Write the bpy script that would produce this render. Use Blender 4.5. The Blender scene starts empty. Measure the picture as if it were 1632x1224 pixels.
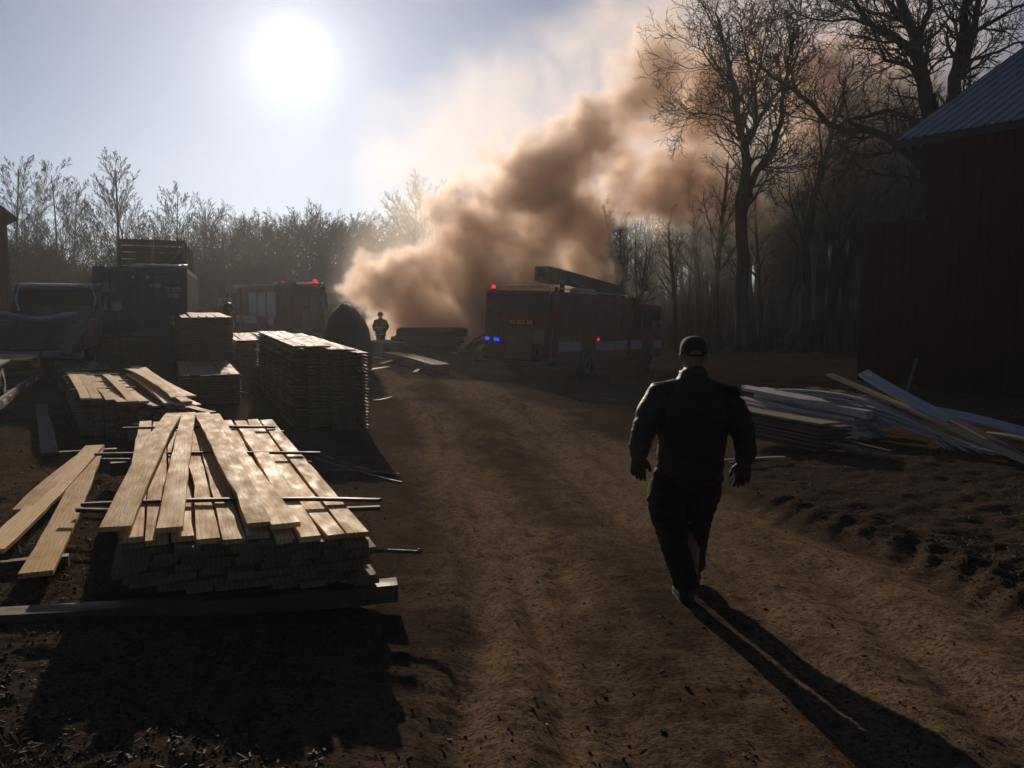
import bpy, math, random
import numpy as np
from mathutils import Vector, Matrix, Euler
S = bpy.context.scene
COL = S.collection
R = math.radians
rnd = random.Random(7)

# ---------------------------------------------------------------- camera, sky, sun, exposure
F, PITCH, CAMZ = 1410.0, R(5.95), 1.85
cam_data = bpy.data.cameras.new('camera')
cam = bpy.data.objects.new('camera', cam_data)
COL.objects.link(cam)
S.camera = cam
cam.location = (0, 0, CAMZ)
cam.rotation_euler = (R(90) - PITCH, 0, 0)
cam_data.angle = 2 * math.atan(816 / F)
cam_data.clip_start = 0.05
cam_data.clip_end = 3000

SKY_BACK = 0.40
SUN_EL, SUN_AZ = R(14.0), R(-13.5)          # azimuth from +Y, clockwise positive
SUN_DIR = Vector((math.sin(SUN_AZ) * math.cos(SUN_EL), math.cos(SUN_AZ) * math.cos(SUN_EL), math.sin(SUN_EL)))
world = bpy.data.worlds.new('World')
S.world = world
world.use_nodes = True
wn = world.node_tree
bg = wn.nodes['Background']
sky = wn.nodes.new('ShaderNodeTexSky')
sky.sky_type = 'NISHITA'
sky.sun_disc = False
sky.sun_elevation = SUN_EL
sky.sun_rotation = SUN_AZ
sky.air_density, sky.dust_density, sky.ozone_density = 0.6, 0.12, 3.2
bg.inputs[1].default_value = 0.068
# bright aureole of thin high haze around the sun, as a function of the direction in the world
tc = wn.nodes.new('ShaderNodeTexCoord')
dot = wn.nodes.new('ShaderNodeVectorMath'); dot.operation = 'DOT_PRODUCT'
dot.inputs[1].default_value = SUN_DIR
wn.links.new(tc.outputs['Generated'], dot.inputs[0])
def wmath(op, a, b=None):
    n = wn.nodes.new('ShaderNodeMath'); n.operation = op
    for i, v in enumerate((a, b)):
        if v is None: continue
        if isinstance(v, (int, float)): n.inputs[i].default_value = v
        else: wn.links.new(v, n.inputs[i])
    return n.outputs[0]
d0 = wmath('MAXIMUM', dot.outputs['Value'], 0.0)
core = wmath('MULTIPLY', wmath('POWER', d0, 6000.0), 50.0)
mid = wmath('MULTIPLY', wmath('POWER', d0, 380.0), 5.5)
soft = wmath('MULTIPLY', wmath('POWER', d0, 55.0), 5.0)
wide = wmath('MULTIPLY', wmath('POWER', d0, 8.0), 2.6)
ring = wmath('MULTIPLY', wmath('POWER', d0, 1500.0), 5.0)
s1 = wmath('ADD', wmath('ADD', wmath('ADD', core, ring), mid), wmath('ADD', soft, wide))
comb = wn.nodes.new('ShaderNodeVectorMath'); comb.operation = 'SCALE'
comb.inputs[0].default_value = (1.0, 0.97, 0.95)
wn.links.new(s1, comb.inputs['Scale'])
addv = wn.nodes.new('ShaderNodeVectorMath'); addv.operation = 'ADD'
away = wn.nodes.new('ShaderNodeMapRange'); away.interpolation_type = 'SMOOTHSTEP'     # sky dimmed away from the sun, added to deepen the shade
for i_, v_ in enumerate((-.35, .65, SKY_BACK, 1.0)): away.inputs[i_ + 1].default_value = v_
wn.links.new(dot.outputs['Value'], away.inputs[0])
dim = wn.nodes.new('ShaderNodeVectorMath'); dim.operation = 'SCALE'
wn.links.new(sky.outputs[0], dim.inputs[0]); wn.links.new(away.outputs[0], dim.inputs['Scale'])
wn.links.new(dim.outputs[0], addv.inputs[0]); wn.links.new(comb.outputs[0], addv.inputs[1])
wn.links.new(addv.outputs[0], bg.inputs[0])

sl = bpy.data.lights.new('sun', 'SUN')
sl.energy, sl.angle, sl.color = 5.0, R(0.5), (1.0, 0.83, 0.66)
sun = bpy.data.objects.new('sun', sl)
COL.objects.link(sun)
sun.rotation_euler = SUN_DIR.to_track_quat('Z', 'Y').to_euler()
sun.location = (-10, 40, 30)

vs = S.view_settings
vs.view_transform, vs.look, vs.gamma, vs.exposure = 'Standard', 'None', 1.0, -0.45
S.render.engine = 'CYCLES'
cy = S.cycles
cy.use_denoising = True
cy.denoiser = 'OPENIMAGEDENOISE'
cy.max_bounces, cy.diffuse_bounces, cy.glossy_bounces, cy.volume_bounces, cy.transparent_max_bounces = 8, 3, 3, 5, 8
cy.volume_step_rate = 4.0
cy.volume_max_steps = 256
cy.sample_clamp_indirect = 6.0

# ---------------------------------------------------------------- pixel <-> place helpers
CP, SP = math.cos(PITCH), math.sin(PITCH)
def ray(px, py):
    x, y = (px - 816) / F, (612 - py) / F
    return Vector((x, CP + y * SP, -SP + y * CP))
def at(px, py, Y):
    d = ray(px, py)
    return Vector((0, 0, CAMZ)) + d * (Y / d.y)
def onz(px, py, z):
    d = ray(px, py)
    return Vector((0, 0, CAMZ)) + d * ((z - CAMZ) / d.z)

# ---------------------------------------------------------------- terrain
_cp = np.array([(0, 0, 0), (-2, 5, 0), (-5, 5, .02), (1.2, 6, -.2), (4, 5, -.15), (0, 3, -.06), (-3, 14.4, -.45), (-7.5, 14, -.2), (2, 14, -.6),
    (6, 12, -.2), (9, 16, -.4), (-11, 24, .05), (-6, 24, -.35), (1.4, 30.5, -1.27), (6.5, 39.5, -1.62), (-6, 40, -.85), (-15, 42, -.2), (-11, 46, -1.0),
    (14, 40, -1.2), (12, 26, -.7), (12, 55, -1.7), (0, 55, -1.25), (-20, 55, .1), (30, 55, -1.6), (-40, 55, .3), (-25, 28, .15), (28, 25, -.5), (-40, 100, .3),
    (0, 100, -1.3), (40, 100, -1.6), (0, 280, -1), (-200, 280, 0), (200, 280, -1), (-12, 3, .05), (12, 3, -.1), (0, -12, .1), (-200, 0, .2), (200, 0, -.3)], float)
def _k(d): return np.sqrt(d * d + 1.0)
_A = _k(np.hypot(_cp[:, None, 0] - _cp[None, :, 0], _cp[:, None, 1] - _cp[None, :, 1]))
_n = len(_cp)
_M = np.zeros((_n + 3, _n + 3)); _M[:_n, :_n] = _A; _M[:_n, _n] = 1; _M[:_n, _n + 1:] = _cp[:, :2]; _M[_n, :_n] = 1; _M[_n + 1:, :_n] = _cp[:, :2].T
_W = np.linalg.solve(_M, np.concatenate([_cp[:, 2], [0, 0, 0]]))
def terr(x, y):
    x = np.asarray(x, float); y = np.asarray(y, float)
    o = _W[_n] + _W[_n + 1] * x + _W[_n + 2] * y
    for i in range(_n):
        o = o + _W[i] * _k(np.hypot(x - _cp[i, 0], y - _cp[i, 1]))
    return o
def T(x, y): return float(terr(x, y))
def ground(px, py):
    d = ray(px, py); t = 1.0
    while t < 400:
        p = Vector((0, 0, CAMZ)) + d * t
        if p.z < T(p.x, p.y): break
        t += 0.02 + t * .003
    return Vector((p.x, p.y, T(p.x, p.y)))

def _hash(ix, iy, seed):
    h = (ix.astype(np.int64) * 374761393 + iy.astype(np.int64) * 668265263 + seed * 1442695041) & 0xffffffff
    h = ((h ^ (h >> 13)) * 1274126177) & 0xffffffff
    return ((h ^ (h >> 16)) & 0xffff) / 65535.0
def vnoise(x, y, seed=0):
    ix, iy = np.floor(x), np.floor(y)
    fx, fy = x - ix, y - iy
    fx, fy = fx * fx * (3 - 2 * fx), fy * fy * (3 - 2 * fy)
    a, b, c, d = _hash(ix, iy, seed), _hash(ix + 1, iy, seed), _hash(ix, iy + 1, seed), _hash(ix + 1, iy + 1, seed)
    return (a + (b - a) * fx) * (1 - fy) + (c + (d - c) * fx) * fy
def fbm(x, y, seed=0, o=4):
    s, a, t = 0, .5, 0
    for i in range(o):
        s = s + a * vnoise(x * 2 ** i, y * 2 ** i, seed + i * 17); t += a; a *= .5
    return s / t

# ---------------------------------------------------------------- mesh builder
class MB:
    def __init__(s): s.v, s.f, s.m = [], [], []
    def add(s, vs, fs, m=0):
        o = len(s.v); s.v.extend([tuple(p) for p in vs])
        for f in fs: s.f.append(tuple(i + o for i in f)); s.m.append(m)
    def box(s, c, d, rot=None, m=0, taper=(1, 1)):
        c = Vector(c); x, y, z = d[0] / 2, d[1] / 2, d[2] / 2
        P = [Vector((a * x * (taper[0] if k > 0 else 1), b * y * (taper[1] if k > 0 else 1), k * z)) for k in (-1, 1) for b in (-1, 1) for a in (-1, 1)]
        if rot is not None:
            M = Euler(rot).to_matrix() if not isinstance(rot, Matrix) else rot
            P = [M @ p for p in P]
        s.add([p + c for p in P], [(0, 2, 3, 1), (4, 5, 7, 6), (0, 1, 5, 4), (2, 6, 7, 3), (0, 4, 6, 2), (1, 3, 7, 5)], m)
        return s
    def bar(s, a, b, w, h, m=0, up=(0, 0, 1)):
        a, b = Vector(a), Vector(b); X = (b - a); L = X.length; X.normalize()
        Y = Vector(up).cross(X).normalized(); Z = X.cross(Y)
        s.box((a + b) / 2, (L, w, h), Matrix((X, Y, Z)).transposed(), m); return s
    def tube(s, pts, rad, n=6, m=0, cap=True):
        pts = [Vector(p) for p in pts]
        if not isinstance(rad, (list, tuple)): rad = [rad] * len(pts)
        u = None; vs = []; fs = []
        for i, p in enumerate(pts):
            t = (pts[min(i + 1, len(pts) - 1)] - pts[max(i - 1, 0)])
            t = t.normalized() if t.length > 1e-9 else Vector((0, 0, 1))
            if u is None:
                u = t.orthogonal().normalized()
            else:
                u = (u - t * u.dot(t)); u = u.normalized() if u.length > 1e-6 else t.orthogonal().normalized()
            w = t.cross(u)
            for k in range(n):
                a = 2 * math.pi * k / n
                vs.append(p + (u * math.cos(a) + w * math.sin(a)) * rad[i])
        for i in range(len(pts) - 1):
            for k in range(n):
                fs.append((i * n + k, i * n + (k + 1) % n, (i + 1) * n + (k + 1) % n, (i + 1) * n + k))
        if cap:
            fs.append(tuple(range(n - 1, -1, -1))); fs.append(tuple((len(pts) - 1) * n + k for k in range(n)))
        s.add(vs, fs, m); return s
    def cyl(s, a, b, r, n=16, m=0, r2=None): return s.tube([a, b], [r, r if r2 is None else r2], n, m)
    def loft(s, rings, m=0, cap=True):
        n = len(rings[0]); vs = [p for r in rings for p in r]; fs = []
        for i in range(len(rings) - 1):
            for k in range(n): fs.append((i * n + k, i * n + (k + 1) % n, (i + 1) * n + (k + 1) % n, (i + 1) * n + k))
        if cap: fs.append(tuple(range(n - 1, -1, -1))); fs.append(tuple((len(rings) - 1) * n + k for k in range(n)))
        s.add(vs, fs, m); return s
    def limb(s, secs, side=(1, 0, 0), n=16, m=0, ends=True):
        """secs: (point, half width along side, half depth); rings square to the path"""
        side = Vector(side); rings = []; P = [Vector(q[0]) for q in secs]
        for i, (p, a, b) in enumerate(secs):
            t = (P[min(i + 1, len(P) - 1)] - P[max(i - 1, 0)]).normalized()
            u = (side - t * side.dot(t)).normalized(); w = t.cross(u)
            rings.append([P[i] + u * (a * math.cos(2 * math.pi * k / n)) + w * (b * math.sin(2 * math.pi * k / n)) for k in range(n)])
        if ends:
            t0 = (P[0] - P[1]).normalized(); t1 = (P[-1] - P[-2]).normalized()
            e0, e1 = min(secs[0][1:]) * .5, min(secs[-1][1:]) * .5
            c0, c1 = P[0], P[-1]
            rings.insert(0, [c0 + (q - c0) * .6 + t0 * e0 for q in rings[0]])
            rings.append([c1 + (q - c1) * .6 + t1 * e1 for q in rings[-1]])
        return s.loft(rings, m)
    def ball(s, c, r, n=12, k=8, m=0):
        c = Vector(c); r = Vector((r, r, r)) if isinstance(r, (int, float)) else Vector(r)
        rings = []
        for i in range(k + 1):
            a = math.pi * (i + .02) / (k + .04) ; z = -math.cos(a); q = max(math.sin(a), .03)
            rings.append([c + Vector((r.x * q * math.cos(2 * math.pi * j / n), r.y * q * math.sin(2 * math.pi * j / n), r.z * z)) for j in range(n)])
        return s.loft(rings, m)
    def mesh(s, name, mats, smooth=False):
        me = bpy.data.meshes.new(name); me.from_pydata(s.v, [], s.f); me.update()
        for q in (mats if isinstance(mats, (list, tuple)) else [mats]): me.materials.append(q)
        me.polygons.foreach_set('material_index', s.m)
        if smooth: me.polygons.foreach_set('use_smooth', [True] * len(s.f))
        return me
    def build(s, name, mats, parent=None, smooth=False, bevel=0, loc=None, rot=None):
        o = bpy.data.objects.new(name, s.mesh(name, mats, smooth)); COL.objects.link(o)
        if parent is not None: o.parent = parent
        if loc is not None: o.location = loc
        if rot is not None: o.rotation_euler = rot
        if bevel:
            b = o.modifiers.new('bevel', 'BEVEL'); b.width = bevel; b.segments = 2; b.limit_method = 'ANGLE'; b.angle_limit = R(40)
        return o
def tag(o, label=None, cat=None, group=None, kind=None):
    if label: o['label'] = label
    if cat: o['category'] = cat
    if group: o['group'] = group
    if kind: o['kind'] = kind
    return o
def empty(name, loc, rz=0, rx=0, ry=0):
    o = bpy.data.objects.new(name, None); COL.objects.link(o); o.location = loc; o.rotation_euler = (rx, ry, rz); o.empty_display_size = .2
    return o
def copy_tree(o, parent=None):
    c = o.copy(); COL.objects.link(c)
    if parent is not None: c.parent = parent
    for ch in list(o.children): copy_tree(ch, c)
    return c

# ---------------------------------------------------------------- materials
def mat(name, col, rough=.7, spec=.4, metal=0, col2=None, scale=5, mix=(.35, .65), bump=0, bscale=60, stretch=None, emit=None, estr=0, rand=0, detail=6, coat=0):
    m = bpy.data.materials.new(name); m.use_nodes = True
    nt = m.node_tree; N = nt.nodes; Lk = nt.links.new; p = N['Principled BSDF']
    p.inputs['Roughness'].default_value = rough; p.inputs['Specular IOR Level'].default_value = spec; p.inputs['Metallic'].default_value = metal
    p.inputs['Base Color'].default_value = (*col, 1)
    if coat: p.inputs['Coat Weight'].default_value = coat; p.inputs['Coat Roughness'].default_value = .15
    t = N.new('ShaderNodeTexCoord'); vec = t.outputs['Object']
    if rand or stretch:
        mp = N.new('ShaderNodeMapping'); Lk(vec, mp.inputs[0])
        if stretch: mp.inputs['Scale'].default_value = stretch
        if rand:
            oi = N.new('ShaderNodeObjectInfo'); mm = N.new('ShaderNodeMath'); mm.operation = 'MULTIPLY'; mm.inputs[1].default_value = 57
            Lk(oi.outputs['Random'], mm.inputs[0]); Lk(mm.outputs[0], mp.inputs['Location'])
        vec = mp.outputs[0]
    out = None
    if col2:
        n = N.new('ShaderNodeTexNoise'); n.inputs['Scale'].default_value = scale; n.inputs['Detail'].default_value = detail; n.inputs['Roughness'].default_value = .65; Lk(vec, n.inputs['Vector'])
        r = N.new('ShaderNodeMapRange'); r.inputs['From Min'].default_value, r.inputs['From Max'].default_value = mix; Lk(n.outputs[0], r.inputs['Value'])
        x = N.new('ShaderNodeMix'); x.data_type = 'RGBA'; x.inputs[6].default_value = (*col, 1); x.inputs[7].default_value = (*col2, 1); Lk(r.outputs[0], x.inputs[0])
        out = x.outputs[2]
    if rand:
        h = N.new('ShaderNodeHueSaturation')
        if out: Lk(out, h.inputs['Color'])
        else: h.inputs['Color'].default_value = (*col, 1)
        mr = N.new('ShaderNodeMapRange'); Lk(oi.outputs['Random'], mr.inputs[0]); mr.inputs['To Min'].default_value = 1 - rand; mr.inputs['To Max'].default_value = 1 + rand; Lk(mr.outputs[0], h.inputs['Value'])
        out = h.outputs[0]
    if out: Lk(out, p.inputs['Base Color'])
    if bump:
        nb = N.new('ShaderNodeTexNoise'); nb.inputs['Scale'].default_value = bscale; nb.inputs['Detail'].default_value = 6; Lk(vec, nb.inputs['Vector'])
        b = N.new('ShaderNodeBump'); b.inputs['Strength'].default_value = bump; b.inputs['Distance'].default_value = .02; Lk(nb.outputs[0], b.inputs['Height']); Lk(b.outputs[0], p.inputs['Normal'])
    if emit: p.inputs['Emission Color'].default_value = (*emit, 1); p.inputs['Emission Strength'].default_value = estr
    return m

def wood(name, light, dark, stain=None, rough=.5, spec=.5, rand=.22, bump=.35, weather=.0):
    """rough sawn board: long grain, cathedral figure, knots, a few stains; local X runs along the board"""
    m = bpy.data.materials.new(name); m.use_nodes = True
    nt = m.node_tree; N = nt.nodes; Lk = nt.links.new; p = N['Principled BSDF']
    p.inputs['Specular IOR Level'].default_value = spec; p.inputs['Specular Tint'].default_value = (1, .85, .65, 1)
    t = N.new('ShaderNodeTexCoord'); oi = N.new('ShaderNodeObjectInfo'); mp = N.new('ShaderNodeMapping'); Lk(t.outputs['Object'], mp.inputs[0])
    mm = N.new('ShaderNodeMath'); mm.operation = 'MULTIPLY'; mm.inputs[1].default_value = 91; Lk(oi.outputs['Random'], mm.inputs[0]); Lk(mm.outputs[0], mp.inputs['Location'])
    def noise(scale, sv, det=5, dist=0):
        q = N.new('ShaderNodeMapping'); Lk(mp.outputs[0], q.inputs[0]); q.inputs['Scale'].default_value = sv
        n = N.new('ShaderNodeTexNoise'); n.inputs['Scale'].default_value = scale; n.inputs['Detail'].default_value = det; n.inputs['Distortion'].default_value = dist
        Lk(q.outputs[0], n.inputs['Vector']); return n.outputs[0]
    def mapr(v, a, b, c=0, d=1):
        r = N.new('ShaderNodeMapRange'); Lk(v, r.inputs[0])
        for i, k in enumerate((a, b, c, d)): r.inputs[i + 1].default_value = k
        return r.outputs[0]
    def mixc(f, a, b):
        x = N.new('ShaderNodeMix'); x.data_type = 'RGBA'; Lk(f, x.inputs[0])
        for i, c in ((6, a), (7, b)):
            if isinstance(c, tuple): x.inputs[i].default_value = (*c, 1)
            else: Lk(c, x.inputs[i])
        return x.outputs[2]
    w = N.new('ShaderNodeTexWave'); w.wave_type = 'BANDS'; w.bands_direction = 'Y'; w.inputs['Scale'].default_value = 7; w.inputs['Distortion'].default_value = 7; w.inputs['Detail'].default_value = 2; w.inputs['Detail Scale'].default_value = .7
    q = N.new('ShaderNodeMapping'); Lk(mp.outputs[0], q.inputs[0]); q.inputs['Scale'].default_value = (.35, 1.6, 1.6); Lk(q.outputs[0], w.inputs['Vector'])
    g = noise(4, (1, 22, 22))
    c = mixc(mapr(w.outputs['Fac'], .25, .95, 0, .55), light, dark)
    c = mixc(mapr(g, .35, .7, 0, .5), c, dark)
    blot = noise(1.3, (1, 2, 2), 4, .6)
    c = mixc(mapr(blot, .58, .72, 0, .55), c, stain or tuple(x * .55 for x in dark))
    vo = N.new('ShaderNodeTexVoronoi'); vo.inputs['Scale'].default_value = 2.2; q2 = N.new('ShaderNodeMapping'); Lk(mp.outputs[0], q2.inputs[0]); q2.inputs['Scale'].default_value = (.8, 1.6, 1.6); Lk(q2.outputs[0], vo.inputs['Vector'])
    c = mixc(mapr(vo.outputs['Distance'], .035, .075, .85, 0), c, tuple(x * .3 for x in dark))
    sp = noise(9, (1, 1.5, 1.5), 5)
    c = mixc(mapr(sp, .62, .7, 0, .4), c, tuple(min(1, x * 1.35) for x in light))
    h = N.new('ShaderNodeHueSaturation'); Lk(c, h.inputs['Color'])
    Lk(mapr(oi.outputs['Random'], 0, 1, 1 - rand, 1 + rand), h.inputs['Value']); Lk(mapr(oi.outputs['Random'], 0, 1, 1.05, .85), h.inputs['Saturation'])
    Lk(h.outputs[0], p.inputs['Base Color'])
    Lk(mapr(noise(3, (1, 3, 3)), .3, .7, rough - .15, rough + .15), p.inputs['Roughness'])
    b = N.new('ShaderNodeBump'); b.inputs['Strength'].default_value = bump; b.inputs['Distance'].default_value = .006
    ad = N.new('ShaderNodeMath'); ad.operation = 'ADD'; Lk(noise(30, (1.6, 1, 1), 6), ad.inputs[0]); Lk(g, ad.inputs[1]); Lk(ad.outputs[0], b.inputs['Height']); Lk(b.outputs[0], p.inputs['Normal'])
    return m

M = {}
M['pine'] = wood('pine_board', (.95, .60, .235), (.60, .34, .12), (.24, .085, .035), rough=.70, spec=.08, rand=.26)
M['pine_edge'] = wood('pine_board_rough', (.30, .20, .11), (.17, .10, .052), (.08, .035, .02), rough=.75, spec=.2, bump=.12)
M['old_board'] = wood('grey_weathered_board', (.19, .16, .13), (.11, .09, .075), rough=.75, spec=.3)
M['stick'] = wood('shade_dark_stick', (.10, .075, .055), (.05, .04, .03), rough=.7, spec=.3)  # dark brown carries the shadow side of the backlit sticker sticks
M['bearer'] = wood('bearer_timber', (.14, .095, .058), (.08, .05, .03), rough=.7, spec=.35)
M['white_board'] = mat('white_painted_board', (.70, .66, .62), .5, .4, col2=(.48, .44, .40), scale=3, stretch=(1, 8, 8), rand=.18, bump=.15, bscale=20)
M['gold_board'] = wood('weathered_gold_board', (.55, .43, .25), (.36, .26, .14), rough=.6, spec=.2)
M['brown_board'] = wood('brown_board', (.17, .12, .085), (.1, .07, .05), rough=.7, spec=.3)
M['bark'] = mat('bark', (.05, .042, .036), .95, .05, col2=(.026, .022, .02), scale=6, bump=.6, bscale=14)
M['far_bark'] = mat('far_bark', (.05, .042, .037), .95, .05, col2=(.03, .026, .023), scale=4)
M['black_rubber'] = mat('rubber', (.018, .018, .019), .75, .3, col2=(.03, .028, .026), scale=8)
M['dark_steel'] = mat('dark_steel', (.05, .05, .055), .5, .5, .4, col2=(.08, .07, .06), scale=9)
M['bright_steel'] = mat('bright_steel', (.55, .56, .58), .3, .5, .9, col2=(.4, .4, .4), scale=14)
M['black_paint'] = mat('black_paint', (.02, .02, .023), .45, .5)
M['fire_red'] = mat('fire_engine_red', (.30, .018, .016), .45, .3, col2=(.17, .014, .012), scale=2.5, coat=0)
M['white_paint'] = mat('white_paint', (.72, .72, .7), .4, .5, col2=(.55, .54, .5), scale=3)
M['glass'] = mat('dark_window_glass', (.02, .025, .03), .08, .6)
M['blue_glass'] = mat('tinted_window_glass', (.03, .045, .08), .1, .6)
M['yellow'] = mat('yellow_paint', (.50, .35, .10), .5, .4, col2=(.36, .25, .09), scale=4)
M['tan_panel'] = mat('tan_canvas', (.30, .19, .10), .8, .2, col2=(.22, .14, .08), scale=5)
M['red_lamp'] = mat('red_lamp', (.5, .01, .01), .3, .5, emit=(1, .02, .03), estr=1.6)
M['blue_lamp'] = mat('blue_lamp', (.01, .03, .6), .3, .5, emit=(.01, .06, 1), estr=2.0)
M['white_lamp'] = mat('white_lamp', (.8, .8, .8), .2, .5, emit=(1, .95, .85), estr=2.0)
M['orange_text'] = mat('orange_lettering', (.5, .12, .05), .5, .4, emit=(1, .16, .06), estr=.10)

# ---------------------------------------------------------------- ground and dirt road (one sheet, two objects)
_rc = np.array([(-6, 1.2), (2, 1.05), (3.7, 1.0), (6.6, 1.05), (11, .35), (19, -1.0), (27, -2.7), (36, -5.2), (46, -8.4), (60, -13), (300, -60)], float)
def road_u(x, y):
    c = np.interp(y, _rc[:, 0], _rc[:, 1])
    return x - c - .15 * np.sin(y * .5)
def height(x, y):
    z = terr(x, y)
    near = np.clip(1.4 - y / 40, .25, 1)
    u = road_u(x, y)
    z = z + (fbm(x * .5, y * .35, 3, 2) - .5) * .05
    z = z + (fbm(x * 3.1, y * 3.1, 9, 4) - .5) * .022 * near
    z = z + (fbm(x * 14, y * 11, 5, 4) - .5) * .019 * near
    z = z + (fbm(x * 34, y * 34, 15, 2) - .5) * .009 * np.clip(1.3 - y / 14, 0, 1)
    onroad = np.clip(2.3 - np.abs(u), 0, .5) * 2
    tr = sum(np.exp(-((u - c + .06 * np.sin(y * .9 + c * 5)) / w) ** 2) for c, w in ((-1.35, .12), (-.95, .10), (-.62, .16), (.35, .14), (.62, .1), (1.15, .18)))
    z = z - tr * (.03 + .06 * fbm(x * .6, y * .25, 21, 2)) * np.clip(2.6 - np.abs(u), 0, 1)
    # soft smaller tyre ruts crossing the track farther off
    k = np.clip((y - 9) / 6, 0, 1) * np.clip((34 - y) / 8, 0, 1) * onroad
    for q, (ph, dr, am) in enumerate(((0.2, .055, .075), (.75, .05, .07), (-1.1, .03, .06), (1.5, -.035, .06), (-.4, -.06, .07))):
        w_ = u - (ph + dr * (y - 12) + .12 * np.sin(y * .35 + q))
        z = z - am * k * (np.exp(-(w_ / .13) ** 2) - .55 * np.exp(-((np.abs(w_) - .24) / .09) ** 2)) * (.6 + .4 * np.sin((y + np.abs(w_) * .8) * 2 * np.pi / .3)) * np.clip(fbm(x * .3, y * .12, 131 + q, 2) * 3 - .7, 0, 1)
    # churned berm with tread lumps along the far edge of the road
    v = u - (2.35 + .12 * np.sin(y * 1.3))
    bl = np.exp(-(v / .34) ** 2) * np.clip((10.5 - y) / 3, 0, 1)
    tread = np.clip(np.sin((y * 1.0 + np.abs(v) * .9) * 2 * np.pi / .34), -.4, 1)
    z = z + bl * (.03 + .03 * tread + .05 * (fbm(x * 9, y * 9, 44, 5) - .5) * 2)
    z = z - np.exp(-((v + .45) / .2) ** 2) * .07 * np.clip((11 - y) / 3, 0, 1)
    rough = np.clip((u - 2.1) / .6, 0, 1) * np.clip((16 - y) / 5, 0, 1)
    z = z + rough * ((fbm(x * 2.6, y * 3.6, 51, 5) - .5) * .07 + (fbm(x * 9, y * 11, 52, 4) - .5) * .06)
    left = np.clip((-1.5 - u) / .8, 0, 1)
    z = z + left * (fbm(x * 7, y * 7, 61, 3) - .5) * .025 * near
    return z
ys = np.concatenate([[-30, -20, -12, -8, -5, -3, -1.5, -.5, .3, .9, 1.3], np.geomspace(1.6, 60, 560), np.geomspace(60.8, 480, 60)])
ss = np.linspace(-1, 1, 480)
ss = np.sign(ss) * (np.abs(ss) * .75 + .25 * np.abs(ss) ** 3)
GX = ss[None, :] * (np.maximum(ys, 0)[:, None] + 5.5) * 1.05 + 0 * ys[:, None]
GY = ys[:, None] + 0 * GX
GZ = height(GX, GY)
U = road_u(GX, GY)
n1, n2, n3 = fbm(GX * .8, GY * .8, 71, 4), fbm(GX * 4, GY * 2.2, 81, 4), fbm(GX * 14, GY * 14, 91, 3)
track = sum(np.exp(-((U - c + .1 * np.sin(GY * .7 + c)) / w) ** 2) for c, w in ((-1.0, .42), (.75, .45), (1.55, .42)))
rn = np.clip((2.25 + .5 * (n1 - .5) * 2 - np.abs(U - .15)) / .7, 0, 1)
MASK = np.clip(rn * (.12 + .95 * track) + (n1 - .5) * .9 + (n2 - .5) * .9 + (n3 - .5) * .5, 0, 1)
DRY = np.clip(((U - 2.6) / .8), 0, 1) * np.clip((n1 - .35) * 3, 0, 1) + np.clip((-3.1 - U - 1.2 * (n1 - .5)) / .8, 0, 1) * np.clip((n1 - .3) * 2.5, 0, 1)
GRAV = np.clip((-1.5 - U + (n1 - .5) * 2) / 1.0, 0, 1) * np.clip((4.6 + U) / 1.2, 0, 1)

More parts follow.
